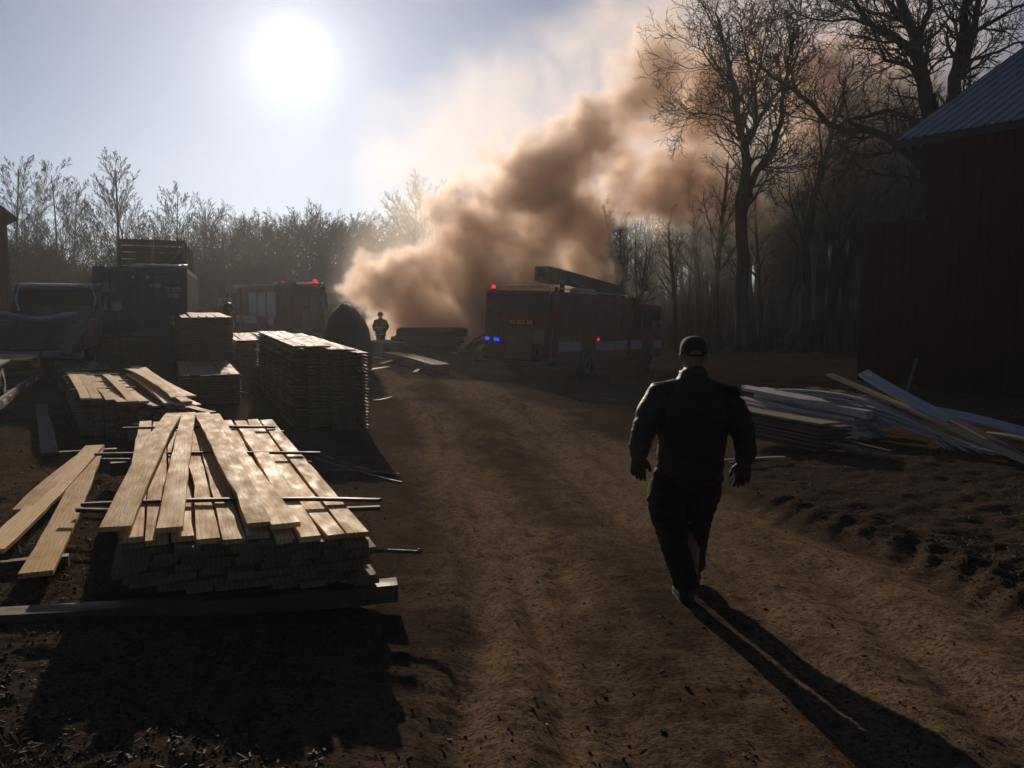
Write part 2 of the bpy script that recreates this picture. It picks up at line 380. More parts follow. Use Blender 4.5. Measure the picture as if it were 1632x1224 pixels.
def ground_mat():
    m = bpy.data.materials.new('packed_earth'); m.use_nodes = True
    nt = m.node_tree; N = nt.nodes; Lk = nt.links.new; p = N['Principled BSDF']
    p.inputs['Specular IOR Level'].default_value = .0
    p.inputs['Roughness'].default_value = 1.0
    t = N.new('ShaderNodeTexCoord')
    def att(n):
        a = N.new('ShaderNodeAttribute'); a.attribute_name = n; return a.outputs['Fac']
    def noise(s, d=5, sv=None):
        n = N.new('ShaderNodeTexNoise'); n.inputs['Scale'].default_value = s; n.inputs['Detail'].default_value = d; n.inputs['Roughness'].default_value = .65
        if sv:
            q = N.new('ShaderNodeMapping'); q.inputs['Scale'].default_value = sv; Lk(t.outputs['Object'], q.inputs[0]); Lk(q.outputs[0], n.inputs['Vector'])
        else: Lk(t.outputs['Object'], n.inputs['Vector'])
        return n.outputs[0]
    def mapr(v, a, b, c=0, d=1):
        r = N.new('ShaderNodeMapRange'); Lk(v, r.inputs[0])
        for i, k in enumerate((a, b, c, d)): r.inputs[i + 1].default_value = k
        return r.outputs[0]
    def mixc(f, a, b):
        x = N.new('ShaderNodeMix'); x.data_type = 'RGBA'; Lk(f, x.inputs[0])
        for i, c in ((6, a), (7, b)):
            if isinstance(c, tuple): x.inputs[i].default_value = (*c, 1)
            else: Lk(c, x.inputs[i])
        return x.outputs[2]
    def mul(a, b):
        x = N.new('ShaderNodeMath'); x.operation = 'MULTIPLY'; Lk(a, x.inputs[0])
        if isinstance(b, float): x.inputs[1].default_value = b
        else: Lk(b, x.inputs[1])
        return x.outputs[0]
    c = mixc(att('track'), DARK_EARTH, SAND)
    c = mixc(mul(att('gravel'), .75), c, GRAVEL)
    c = mixc(mul(att('dry'), mapr(noise(30, 6, (1, 2.5, 1)), .42, .62, 0, .6)), c, STRAW)
    c = mixc(mapr(noise(9, 7, (1, .6, 1)), .47, .66, 0, .55), c, (.05, .037, .028))
    c = mixc(mapr(noise(34, 6), .48, .62, 0, .75), c, (.035, .026, .02))
    c = mixc(mapr(noise(2.2, 5, (1.6, .35, 1)), .5, .7, 0, .4), c, (.06, .045, .034))
    c = mixc(mapr(noise(95, 4), .60, .70, 0, .55), c, (.30, .23, .16))
    Lk(c, p.inputs['Base Color'])
    b = N.new('ShaderNodeBump'); b.inputs['Strength'].default_value = 1.0; b.inputs['Distance'].default_value = .045
    a = N.new('ShaderNodeMath'); a.operation = 'ADD'; Lk(noise(26, 7), a.inputs[0]); Lk(mul(noise(90, 4), .5), a.inputs[1]); Lk(a.outputs[0], b.inputs['Height']); Lk(b.outputs[0], p.inputs['Normal'])
    return m
SAND, DARK_EARTH, GRAVEL, STRAW = (.30, .200, .122), (.098, .068, .049), (.115, .087, .07), (.22, .15, .082)
M['earth'] = ground_mat()
nr, nc = GX.shape
idx = np.arange(nr * nc).reshape(nr, nc)
quads = np.stack([idx[:-1, :-1], idx[:-1, 1:], idx[1:, 1:], idx[1:, :-1]], -1).reshape(-1, 4)
cu = (np.abs(U - .1) < 2.2 + .4 * (n1 - .5)) & (GY < 58) & (GY > -25)
inroad = cu[:-1, :-1].reshape(-1)
def sheet(name, q):
    used, inv = np.unique(q, return_inverse=True)
    me = bpy.data.meshes.new(name)
    co = np.stack([GX.ravel()[used], GY.ravel()[used], GZ.ravel()[used]], 1).astype(np.float32)
    me.vertices.add(len(co)); me.vertices.foreach_set('co', co.ravel())
    q = inv.reshape(-1, 4).astype(np.int32)
    me.loops.add(q.size); me.loops.foreach_set('vertex_index', q.ravel())
    me.polygons.add(len(q)); me.polygons.foreach_set('loop_start', np.arange(0, q.size, 4, dtype=np.int32)); me.polygons.foreach_set('loop_total', np.full(len(q), 4, np.int32))
    me.polygons.foreach_set('use_smooth', np.ones(len(q), bool))
    for nm, arr in (('track', MASK), ('dry', DRY), ('gravel', GRAV)):
        a = me.attributes.new(nm, 'FLOAT', 'POINT'); a.data.foreach_set('value', arr.ravel()[used].astype(np.float32))
    me.update(calc_edges=True); me.materials.append(M['earth'])
    o = bpy.data.objects.new(name, me); COL.objects.link(o); return tag(o, kind='structure')
sheet('ground', quads[~inroad])
sheet('dirt_road', quads[inroad])
H = lambda x, y: float(height(np.array([x]), np.array([y]))[0])

# ---------------------------------------------------------------- barns
def red_siding():
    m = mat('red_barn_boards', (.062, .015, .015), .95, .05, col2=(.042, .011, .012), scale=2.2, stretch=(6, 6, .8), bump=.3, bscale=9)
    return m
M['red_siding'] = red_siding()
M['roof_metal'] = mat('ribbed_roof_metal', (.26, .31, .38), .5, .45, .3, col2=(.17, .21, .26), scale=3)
M['left_siding'] = mat('brightened_red_boards', (.17, .05, .04), .85, .25, col2=(.12, .035, .03), scale=2.2, stretch=(6, 6, .8))  # shaded shed wall: brighter red puts the light into the colour
M['dark_trim'] = mat('dark_trim', (.03, .03, .032), .7, .3)

def siding(mb, p0, p1, z0, z1, nrm, w=.24, gap=.012):
    """vertical boards between two ground points; nrm points outwards"""
    p0, p1 = Vector(p0), Vector(p1); L = (p1 - p0).length; d = (p1 - p0) / L; k = max(1, int(L / w)); n = Vector(nrm)
    for i in range(k):
        a, b = p0 + d * (L * i / k + gap / 2), p0 + d * (L * (i + 1) / k - gap / 2)
        t = .022 + .006 * ((i * 7) % 3)
        z1a = z1(i / k) if callable(z1) else z1
        z1b = z1((i + 1) / k) if callable(z1) else z1
        q = []
        for s in (0, t):
            q += [a + n * s + Vector((0, 0, z0)), b + n * s + Vector((0, 0, z0)), b + n * s + Vector((0, 0, z1b)), a + n * s + Vector((0, 0, z1a))]
        mb.add(q, [(0, 3, 2, 1), (4, 5, 6, 7), (0, 1, 5, 4), (1, 2, 6, 5), (2, 3, 7, 6), (3, 0, 4, 7)])
BA = R(28.5); BU = Vector((math.cos(BA), math.sin(BA), 0)); BV = Vector((-math.sin(BA), math.cos(BA), 0))   # BU: into the barn, BV: along the eave, away
C0 = at(1478, 300, 22.0); C0.z = 0
barn = empty('barn', (C0.x, C0.y, -.55)); bz = -.55
tag(barn, 'tall dark red wooden barn with blue-grey ribbed metal roof beside the board pile', 'barn')
BM = Matrix((BU, BV, Vector((0, 0, 1)))).transposed().to_4x4()
barn.matrix_world = Matrix.Translation(barn.location) @ BM
EZ, PT, BL, BWD = 6.35, math.tan(R(29.8)), 15.0, 11.0          # eave height, pitch, length, width (local: x across, y along; wall at x=0, far corner y=0)
mb = MB(); siding(mb, (0, -BL, 0), (0, 0, 0), 0, EZ, (-1, 0, 0))
siding(mb, (0, 0, 0), (BWD, 0, 0), 0, lambda f: EZ + min(f, 1 - f) * BWD * PT, (0, 1, 0))
siding(mb, (0, -BL, 0), (BWD, -BL, 0), 0, lambda f: EZ + min(f, 1 - f) * BWD * PT, (0, -1, 0))
siding(mb, (BWD, -BL, 0), (BWD, 0, 0), 0, EZ, (1, 0, 0))
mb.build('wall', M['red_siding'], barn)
mb = MB()
for z in (.1, EZ / 2, EZ - .15): mb.box((.06, -BL / 2, z), (.1, BL - .3, .15)); mb.box((BWD / 2, -.06, z), (BWD - .3, .1, .15))
mb.build('framing', M['dark_trim'], barn)
def ribbed(mb, o, ax, up, L, W, rib=.3, h=.03):
    """ribbed sheet: ax along the eave, up along the slope"""
    o, ax, up = Vector(o), Vector(ax), Vector(up); n = ax.cross(up).normalized(); k = int(L / rib); prof = []
    for i in range(k):
        x = i * rib
        for dx, hh in ((0, 0), (rib * .72, 0), (rib * .79, h), (rib * .93, h)): prof.append((x + dx, hh))
    prof.append((k * rib, 0)); vs = []
    for lv in (0, -.02):
        for s in (0, 1): vs += [o + ax * a + up * (W * s) + n * (b + lv) for a, b in prof]
    q = len(prof); fs = []
    for i in range(q - 1): fs += [(i, i + 1, q + i + 1, q + i), (3 * q + i, 3 * q + i + 1, 2 * q + i + 1, 2 * q + i), (2 * q + i, 2 * q + i + 1, i + 1, i), (q + i, q + i + 1, 3 * q + i + 1, 3 * q + i)]
    mb.add(vs, fs)
cpt, spt = math.cos(R(29.8)), math.sin(R(29.8)); OV = .55
rf = MB(); SW = (BWD / 2 + OV) / cpt
ribbed(rf, (-OV, .6, EZ - OV * PT + .06), (0, -1, 0), (cpt, 0, spt), BL + 1.2, SW)
ribbed(rf, (BWD + OV, -BL - .6, EZ - OV * PT + .06), (0, 1, 0), (-cpt, 0, spt), BL + 1.2, SW)
roof = rf.build('roof', M['roof_metal'], barn)
mb = MB(); mb.box((-OV + .0, -BL / 2, EZ - OV * PT - .06), (.04, BL + 1.1, .16)); mb.bar((-OV, .55, EZ - OV * PT - .03), (BWD / 2, .55, EZ + BWD / 2 * PT - .03), .04, .18)
mb.build('fascia', M['dark_trim'], roof)
# lower addition on the far corner
A0 = at(1372, 470, 25.6); A1 = at(1474, 470, 23.6); A0.z = A1.z = 0
AN = barn.matrix_world.inverted()
a0, a1 = AN @ Vector((A0.x, A0.y, bz)), AN @ Vector((A1.x, A1.y, bz))
ad = (a1 - a0).normalized(); an = Vector((ad.y, -ad.x, 0)); back = -an * 3.0; ah = 1.85 + (465 - 362) * 25.6 / F - bz
mb = MB(); siding(mb, a0, a1, -.2, ah, an); siding(mb, a0 + back, a0, -.2, ah, -ad); siding(mb, a1 + back, a0 + back, -.2, ah, -an)
mb.build('addition', M['red_siding'], barn)
mb = MB(); mid_ = (a0 + a1 + back) / 2; mb.box((mid_.x, mid_.y, ah + .04), ((a1 - a0).length + .12, 3.15, .05), (0, 0, math.atan2(ad.y, ad.x)))
mb.build('addition_roof', M['dark_trim'], barn)

lb0 = at(17, 480, 30.0)
lb = empty('small_barn', (lb0.x, lb0.y, T(lb0.x, lb0.y) - .1), R(35)); tag(lb, 'red wooden shed with a dark roof edge behind the pickup truck', 'shed')
hh = 1.85 + (465 - 340) * 30 / F - lb.location.z
PK = .84
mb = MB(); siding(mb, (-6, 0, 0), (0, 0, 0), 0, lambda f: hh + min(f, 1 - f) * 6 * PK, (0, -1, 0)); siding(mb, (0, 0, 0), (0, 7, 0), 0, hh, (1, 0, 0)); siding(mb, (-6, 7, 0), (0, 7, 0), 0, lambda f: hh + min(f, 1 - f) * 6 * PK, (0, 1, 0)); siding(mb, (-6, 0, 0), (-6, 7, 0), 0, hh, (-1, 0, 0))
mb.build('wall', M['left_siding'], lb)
ck, sk_ = math.cos(math.atan(PK)), math.sin(math.atan(PK))
rf = MB(); ribbed(rf, (.35, -.35, hh - .35 * PK + .05), (0, 1, 0), (-ck, 0, sk_), 7.8, 3.4 / ck); ribbed(rf, (-6.35, 7.4, hh - .35 * PK + .05), (0, -1, 0), (ck, 0, sk_), 7.8, 3.4 / ck)
rf.build('roof', M['dark_trim'], lb)

# ---------------------------------------------------------------- trees
def perp(d, a, az):
    u = d.orthogonal().normalized(); w = d.cross(u)
    return (d * math.cos(a) + (u * math.cos(az) + w * math.sin(az)) * math.sin(a)).normalized()
def grow(mbs, p, d, L, r, lv, maxl, sp, rg):
    """one branch and its children; mbs: mesh of the limbs (levels 0, 1), mesh of the crown"""
    n = max(3, min(9, int(L / sp['seg']) + 2)); pts = [p]; rad = [r]; dd = d.copy(); tip = sp['tip'][min(lv, len(sp['tip']) - 1)]
    wob = sp['wob'] * (1 if lv else .35)
    for i in range(n):
        dd = (dd + Vector((rg.gauss(0, wob), rg.gauss(0, wob), rg.gauss(0, wob) + sp['up'] * (1 if lv else .3)))).normalized()
        pts.append(pts[-1] + dd * (L / n)); rad.append(max(sp['rmin'], r * (1 - (1 - tip) * (i + 1) / n)))
    mbs[0 if lv <= sp['split'] else 1].tube(pts, rad, (9, 6, 4, 3, 3, 3)[lv], cap=False)
    if lv >= maxl: return
    nch = sp['n'][lv]; t0 = sp['t0'][lv]
    for k in range(nch):
        t = t0 + (1 - t0) * (k + rg.random() * .9) / nch
        f = t * n; i = min(int(f), n - 1); q = pts[i].lerp(pts[i + 1], f - i)
        di = (pts[i + 1] - pts[i]).normalized()
        cd = perp(di, R(sp['ang'][lv]) * rg.uniform(.7, 1.25), k * 2.4 + rg.random() * 1.2)
        ll = L * sp['len'][lv] * rg.uniform(.65, 1.15) * (1 - sp['taper'] * (t - t0) / (1.001 - t0))
        grow(mbs, q, cd, ll, max(sp['rmin'], rad[i] * sp['rr'][lv]), lv + 1, maxl, sp, rg)
FOREST = dict(seg=1.3, wob=.10, up=.06, tip=(.3, .25, .3, .5), rmin=.010, split=1, n=(15, 7, 5, 4), t0=(.42, .25, .2, .15), ang=(42, 42, 40, 40), len=(.30, .5, .5, .5), taper=.55, rr=(.42, .5, .55, .6))
SLIM = dict(FOREST, n=(14, 6, 4, 3), t0=(.35, .2, .2, .2), len=(.2, .45, .5, .5), rr=(.4, .5, .6, .6))
OVAL = dict(FOREST, wob=.065, up=.075, n=(26, 8, 6, 3), t0=(.2, .2, .2, .2), ang=(42, 30, 27, 26), len=(.52, .5, .55, .6), taper=.72, rr=(.33, .5, .6, .6))
ROUND = dict(FOREST, wob=.07, up=.05, n=(18, 9, 6, 4), t0=(.3, .25, .2, .2), ang=(46, 34, 28, 28), len=(.58, .5, .55, .6), taper=.45, rr=(.5, .5, .6, .6))
def make_tree(kind, Hh, r, sp, seed, m, maxl=4, lean=(0, 0)):
    rg = random.Random(seed); mbs = [MB(), MB()]
    grow(mbs, Vector((0, 0, -.3)), Vector((lean[0], lean[1], 1)).normalized(), Hh, r, 0, maxl, sp, rg)
    e = empty(kind, (0, 0, 0)); mbs[0].build('trunk', m, e, smooth=True); mbs[1].build('crown', m, e); return e
def put(proto, first, x, y, s, rz, sink=.1):
    o = first.pop() if first else copy_tree(proto)
    o.location = (x, y, T(x, y) - sink); o.rotation_euler = (rnd.gauss(0, .03), rnd.gauss(0, .03), rz); o.scale = (s * rnd.uniform(.9, 1.1), s * rnd.uniform(.9, 1.1), s); return o
protos = {}
for i in range(3): protos['forest%d' % i] = make_tree('bare_tree', 17, (.36, .30, .42)[i], FOREST, 100 + i, M['bark'], lean=((.05, 0), (-.08, .04), (.1, 0))[i])
for i in range(2): protos['slim%d' % i] = make_tree('bare_tree', 13, .19, SLIM, 120 + i, M['bark'], lean=((.04, 0), (-.12, 0))[i])
for i in range(3): protos['oval%d' % i] = make_tree('bare_tree', 11, (.13, .11, .15)[i], OVAL, 140 + i, M['far_bark'])
for i in range(2): protos['round%d' % i] = make_tree('bare_tree', 9, .2, ROUND, 160 + i, M['far_bark'])
FIRST = {k: [v] for k, v in protos.items()}
def plant(k, px, Y, top=None, s=1, label=None, group=None):
    p = at(px, 480, Y); base = {'f': 17, 's': 13, 'o': 11, 'r': 9}[k[0]] * 1.04
    if top is not None: s = (at(px, top, Y).z - T(p.x, Y)) / base
    o = put(protos[k], FIRST[k], p.x, Y, s, rnd.random() * 6.28)
    tag(o, label, 'tree', group); return o
# the row at the left, behind the shed, pickup and box
LG = 'bare trees in the row behind the parked trucks'
for k, px, Y, top, lab in (('oval0', 28, 62, 246, 'tall slim bare tree above the red shed roof'), ('oval1', 92, 66, 262, 'bare tree with a narrow crown above the pickup truck cab'),
        ('oval2', 192, 60, 252, 'broad bare tree with a clear straight trunk above the blue container'), ('oval1', 215, 72, 285, 'smaller bare tree crowding the broad one above the container'),
        ('oval0', 286, 68, 296, 'spiky bare tree beyond the short lumber stack'), ('oval2', 326, 74, 322, 'last bare tree before the low distant treeline'), ('oval1', 120, 70, 290, 'thin bare tree between the shed trees and the broad container tree')):
    plant(k, px, Y, top, label=lab, group=LG)
for i in range(15):
    plant(('oval0', 'oval1', 'slim0')[i % 3], rnd.uniform(-120, 360), rnd.uniform(66, 84), rnd.uniform(330, 385), label='low bare tree filling in the row behind the parked trucks', group=LG)
DG = 'bare trees in the hazy distant treeline'
for i in range(26):
    px = 345 + i * 12 + rnd.uniform(-8, 8)
    plant('round%d' % (i % 2), px, rnd.uniform(84, 100), rnd.uniform(345, 385), label='rounded bare tree in the hazy distant treeline under the sun', group=DG)
for i in range(16):
    plant(('forest0', 'round0', 'slim1', 'forest2')[i % 4], 655 + i * 22 + rnd.uniform(-10, 10), rnd.uniform(74, 92), rnd.uniform(300, 360), label='bare tree half hidden in the drifting smoke', group='bare trees behind the smoke')
# the wood at the right
WG = 'bare trunks in the wood behind the fire engine'
for i in range(190):
    px = 955 + (i * 37.7) % 560 + rnd.uniform(-8, 8)
    near = i % 3 == 0
    Y = rnd.uniform(48, 57) if near else rnd.uniform(56, 78)
    tp = (345 if px < 1110 else 240) + rnd.uniform(-50, 40)
    k = ('forest%d' % (i % 3)) if i % 2 else ('slim%d' % (i // 2 % 2))
    plant(k, px, Y, tp if px < 1250 else tp - 90, label='bare dark tree in the wood behind the red fire engine', group=WG)

def limbed_tree(name, label, limbs, Y, seed, m, sub, base=None, depth=1.6):
    """a tree whose main limbs follow the photograph; every limb wanders in depth and carries its own twigs"""
    rg = random.Random(seed); mbs = [MB(), MB()]; b = at(limbs[0][0][0][0], limbs[0][0][0][1], Y); org = Vector((b.x, Y, T(b.x, Y)))
    for pts, r0, r1, spread in limbs:
        P = []; dy = 0; sgn = rg.choice((-1, 1))
        for i, (px, py) in enumerate(pts):
            P.append(at(px, py, Y + sgn * spread * depth * i / max(1, len(pts) - 1)) - org)
        Q = []
        for i in range(len(P) - 1):
            for k in range(3):
                j = .035 * (P[i + 1] - P[i]).length if k else 0
                Q.append(P[i].lerp(P[i + 1], k / 3) + Vector((rg.gauss(0, j), rg.gauss(0, j), rg.gauss(0, j))))
        Q.append(P[-1]); n = len(Q)
        rad = [r0 + (r1 - r0) * i / (n - 1) for i in range(n)]
        mbs[0].tube(Q, rad, 9, cap=False)
        for i in range(1, n):
            t = i / (n - 1)
            if t < sub['t0'] and spread == 0: continue
            for k in range(sub['k']):
                di = (Q[i] - Q[i - 1]).normalized()
                grow(mbs, Q[i].lerp(Q[i - 1], rg.random()), perp(di, R(rg.uniform(35, 65)), rg.random() * 6.28), sub['L'] * rg.uniform(.5, 1.2), max(.02, rad[i] * rg.uniform(.3, .5)), 2, 4, sub['sp'], rg)
    e = empty(name, org); tag(e, label, 'tree'); mbs[0].build('trunk', m, e, smooth=True); mbs[1].build('crown', m, e); return e
TW = dict(FOREST, n=(0, 0, 7, 5), t0=(0, 0, .15, .15), ang=(40, 40, 42, 42), len=(.5, .5, .55, .5), taper=.4, rr=(.5, .5, .55, .6), wob=.2, seg=.5, rmin=.010)
OAK = dict(t0=.25, k=1, L=2.1, sp=TW)
limbed_tree('big_bare_tree', 'big crooked bare tree with a long low limb reaching out beside the barn roof', [
    ([(1500, 560), (1497, 420), (1492, 300), (1484, 210), (1474, 140), (1464, 96), (1448, 37), (1434, 0), (1415, -70), (1400, -140)], .36, .07, 0),
    ([(1494, 320), (1473, 270), (1443, 242), (1416, 220), (1388, 208), (1347, 210), (1320, 197), (1297, 169), (1265, 142), (1242, 128), (1210, 103), (1190, 96)], .17, .025, .5),
    ([(1388, 207), (1347, 192), (1380, 186), (1416, 176), (1450, 187), (1480, 200)], .05, .09, -.2),
    ([(1466, 98), (1446, 74), (1430, 64), (1402, 50), (1366, 9), (1340, -40), (1320, -90)], .17, .04, .9),
    ([(1472, 130), (1455, 108), (1430, 100), (1411, 96), (1402, 78), (1390, 40), (1372, 20)], .10, .025, -.8),
    ([(1404, 46), (1380, 36), (1350, 30), (1306, 32), (1270, 20), (1245, 30)], .06, .015, .4),
    ([(1450, 40), (1420, 10), (1400, -30), (1370, -80)], .12, .03, .6),
    ([(1458, 80), (1475, 30), (1490, -20), (1500, -90)], .12, .04, -.7)], 30.0, 5, M['bark'], OAK)
limbed_tree('big_bare_tree', 'forked bare tree rising above the barn roof', [
    ([(1512, 540), (1516, 300), (1521, 142), (1528, 91), (1535, 27), (1542, -10), (1545, -90)], .30, .08, 0),
    ([(1526, 120), (1544, 78), (1553, 46), (1560, 0), (1575, -60), (1600, -120)], .16, .05, .8),
    ([(1524, 125), (1550, 95), (1576, 87), (1617, 69), (1660, 60)], .08, .02, -.7),
    ([(1550, 60), (1590, 30), (1631, 9), (1680, -10)], .08, .02, .5)], 31.5, 6, M['bark'], OAK)
limbed_tree('tall_bare_tree', 'tall bare tree with a forked crown standing before the wood in the smoke', [
    ([(1184, 548), (1183, 440), (1181, 343), (1187, 293), (1187, 238), (1178, 197), (1164, 119), (1150, 60), (1140, 20)], .36, .05, 0),
    ([(1183, 345), (1201, 284), (1233, 233), (1247, 178), (1246, 140), (1262, 80), (1275, 40)], .20, .03, .8),
    ([(1187, 240), (1205, 201), (1225, 165), (1247, 137), (1270, 90), (1285, 50)], .13, .03, -.6),
    ([(1205, 200), (1203, 140), (1215, 80), (1225, 20)], .09, .02, .5),
    ([(1180, 200), (1200, 150), (1190, 90), (1180, 30)], .08, .02, .8),
    ([(1172, 150), (1150, 120), (1125, 90), (1112, 70)], .06, .015, -.7),
    ([(1178, 200), (1150, 185), (1120, 180), (1095, 186)], .05, .015, .6),
    ([(1212, 266), (1240, 268), (1270, 262), (1292, 266)], .06, .015, .3)], 43.0, 8, M['bark'], dict(t0=.45, k=2, L=3.0, sp=TW))
limbed_tree('leaning_bare_tree', 'leaning bare tree between the tall forked one and the barn', [
    ([(1246, 540), (1262, 470), (1279, 393), (1297, 311), (1324, 220), (1345, 150), (1360, 90)], .27, .04, 0),
    ([(1297, 311), (1310, 250), (1305, 190), (1300, 130)], .10, .02, .7), ([(1324, 220), (1350, 190), (1370, 150), (1395, 110)], .08, .02, -.7), ([(1280, 390), (1262, 330), (1255, 270)], .07, .02, .7)], 46.0, 9, M['bark'], dict(t0=.45, k=1, L=3.0, sp=TW))
limbed_tree('leaning_bare_tree', 'slender forking bare tree closest to the barn addition', [
    ([(1320, 545), (1326, 480), (1343, 357), (1365, 288), (1388, 215), (1400, 150), (1405, 90)], .2, .03, 0),
    ([(1345, 350), (1370, 300), (1400, 260), (1425, 220)], .08, .02, .6), ([(1366, 288), (1355, 240), (1350, 190), (1340, 150)], .07, .02, -.6)], 48.0, 10, M['bark'], dict(t0=.45, k=1, L=2.6, sp=TW))

def thicket(name, spots, m, label=None):
    mb = MB(); rg = random.Random(33)
    for x, y, h in spots:
        z = T(x, y) - .1
        for k in range(3):
            a = Vector((x + rg.gauss(0, .35), y + rg.gauss(0, .35), z)); d = Vector((rg.gauss(0, .3), rg.gauss(0, .3), 1)).normalized(); L = h * rg.uniform(.55, 1.05)
            b = a + d * L * .5 + Vector((rg.gauss(0, .12), rg.gauss(0, .12), 0)); c = b + (d + Vector((rg.gauss(0, .25), rg.gauss(0, .25), 0))) * L * .5
            mb.tube([a, b, c], [.035, .024, .01], 3, cap=False)
            for j in range(5):
                t = rg.uniform(.25, .95); q = a.lerp(b, t * 2) if t < .5 else b.lerp(c, t * 2 - 1)
                e = q + Vector((rg.gauss(0, .5), rg.gauss(0, .5), rg.uniform(.2, .9))) * (L * .28)
                mb.tube([q, e], [.017, .008], 3, cap=False)
                g = q.lerp(e, .5); mb.tube([g, g + Vector((rg.gauss(0, .4), rg.gauss(0, .4), rg.uniform(.1, .7))) * (L * .2)], [.012, .007], 3, cap=False)
    return tag(mb.build(name, m), label, kind='stuff')
def spots(n, x0, x1, y0, y1, hf):
    out = []
    for i in range(n):
        px = rnd.uniform(x0, x1); Y = rnd.uniform(y0, y1); p = at(px, 480, Y); out.append((p.x, Y, hf(px, Y) * rnd.uniform(.75, 1.1)))
    return out
thicket('brush_thicket', spots(2300, -160, 420, 54, 70, lambda px, Y: 4.6 + 1.0 * math.sin(px * .03)), M['far_bark'], 'dense brown brush behind the pickup and the container')
thicket('distant_woods', spots(2000, 330, 990, 80, 112, lambda px, Y: 6.0), M['far_bark'], 'hazy mass of bare woods under the sun')
thicket('undergrowth', spots(700, 930, 1560, 54, 80, lambda px, Y: 1.9) + spots(800, 930, 1620, 84, 125, lambda px, Y: 5.5), M['bark'], 'dark undergrowth between the trunks at the edge of the wood')

# ---------------------------------------------------------------- smoke
# (pixel x, pixel y, depth, radius in pixels, weight): puffs placed in the yard; deep ones closing the first row are added to block sun
PUFFS = [(590, 455, 46.5, 32, .95), (622, 448, 46.5, 42, 1.05), (665, 442, 47, 46, 1.1), (712, 426, 47.5, 48, 1.15), (750, 400, 48, 50, 1.15), (612, 484, 46, 34, 1.1), (650, 500, 46, 52, 2.4), (710, 500, 46.5, 64, 2.8), (770, 505, 47, 66, 2.8), (690, 545, 46, 46, 2.2), (750, 545, 46, 52, 2.2), (820, 500, 47.5, 60, 1.8), (680, 520, 51.5, 60, 1.6), (750, 490, 53, 75, 1.8), (800, 470, 53, 80, 1.6), (700, 540, 51, 60, 1.4),
    (755, 445, 48, 60, 2.0), (805, 435, 48.5, 70, 2.0), (860, 450, 49, 62, 1.8), (755, 345, 48.5, 66, 1.3), (815, 350, 49, 84, 1.8), (875, 330, 49, 78, 1.8), (885, 400, 49, 66, 1.9), (915, 365, 49, 60, 1.7), (925, 430, 49, 48, 1.4), (945, 400, 49, 36, 1.0), (905, 480, 49.5, 46, 1.0),
    (770, 285, 48.5, 46, .85), (820, 258, 48.5, 58, 1.2), (880, 232, 48.5, 64, 1.5), (940, 200, 48.5, 62, 1.2), (1000, 172, 48.5, 62, 1.1), (960, 275, 49, 52, 1.0), (1045, 290, 49, 62, 1.0), (1090, 315, 49, 56, 1.0), (1010, 318, 49, 44, 1.0), (1140, 300, 49, 50, 1.0), (1060, 150, 48.5, 78, 1.0), (1050, 230, 48.8, 60, .9), (1000, 260, 48.8, 50, .8), (1110, 230, 49, 60, .8), (1180, 250, 49, 60, .6), (990, 300, 49, 40, .8), (1110, 185, 48.5, 60, .8), (1125, 265, 49, 60, 1.0), (1160, 130, 48.5, 75, .8), (1240, 190, 49, 70, .62), (1310, 150, 49, 70, .55), (1340, 240, 49, 60, .55), (1400, 120, 49.5, 70, .5), (1180, 320, 49, 50, .7), (1230, 260, 49, 50, .6), (1250, 300, 49.5, 55, .5)]
VEILS = [(690, 260, 48, 100, .8), (730, 195, 48, 95, .9), (800, 170, 48, 100, .9), (870, 140, 48, 95, 1.0), (930, 110, 48, 105, 1.2), (990, 90, 48, 110, 1.4), (1060, 50, 48, 105, 1.0), (1130, 40, 48.5, 120, 1.0), (670, 330, 48, 90, .9), (640, 380, 48, 60, .7), (600, 420, 47, 60, .8), (570, 450, 47, 45, .7), (1000, 240, 48.5, 120, 1.2), (1100, 130, 48.5, 130, 1.2), (1190, 220, 49, 140, 1.3), (1290, 140, 49, 150, 1.2), (1390, 210, 49, 150, 1.1),
    (1310, 310, 49.5, 120, .9), (1200, 330, 49.5, 110, .8), (1450, 110, 49.5, 150, 1.0), (1540, 50, 50, 160, .9), (1250, 30, 49, 150, .9), (1370, 10, 49, 150, .9), (1100, 340, 49.5, 90, .8), (830, 260, 48, 130, .8), (720, 400, 47, 110, .8), (640, 520, 46, 60, .6), (840, 540, 47, 90, .8), (1000, 460, 50, 110, .25), (1200, 420, 52, 130, .4), (1350, 420, 53, 120, .35), (1060, 430, 52, 90, .3)]
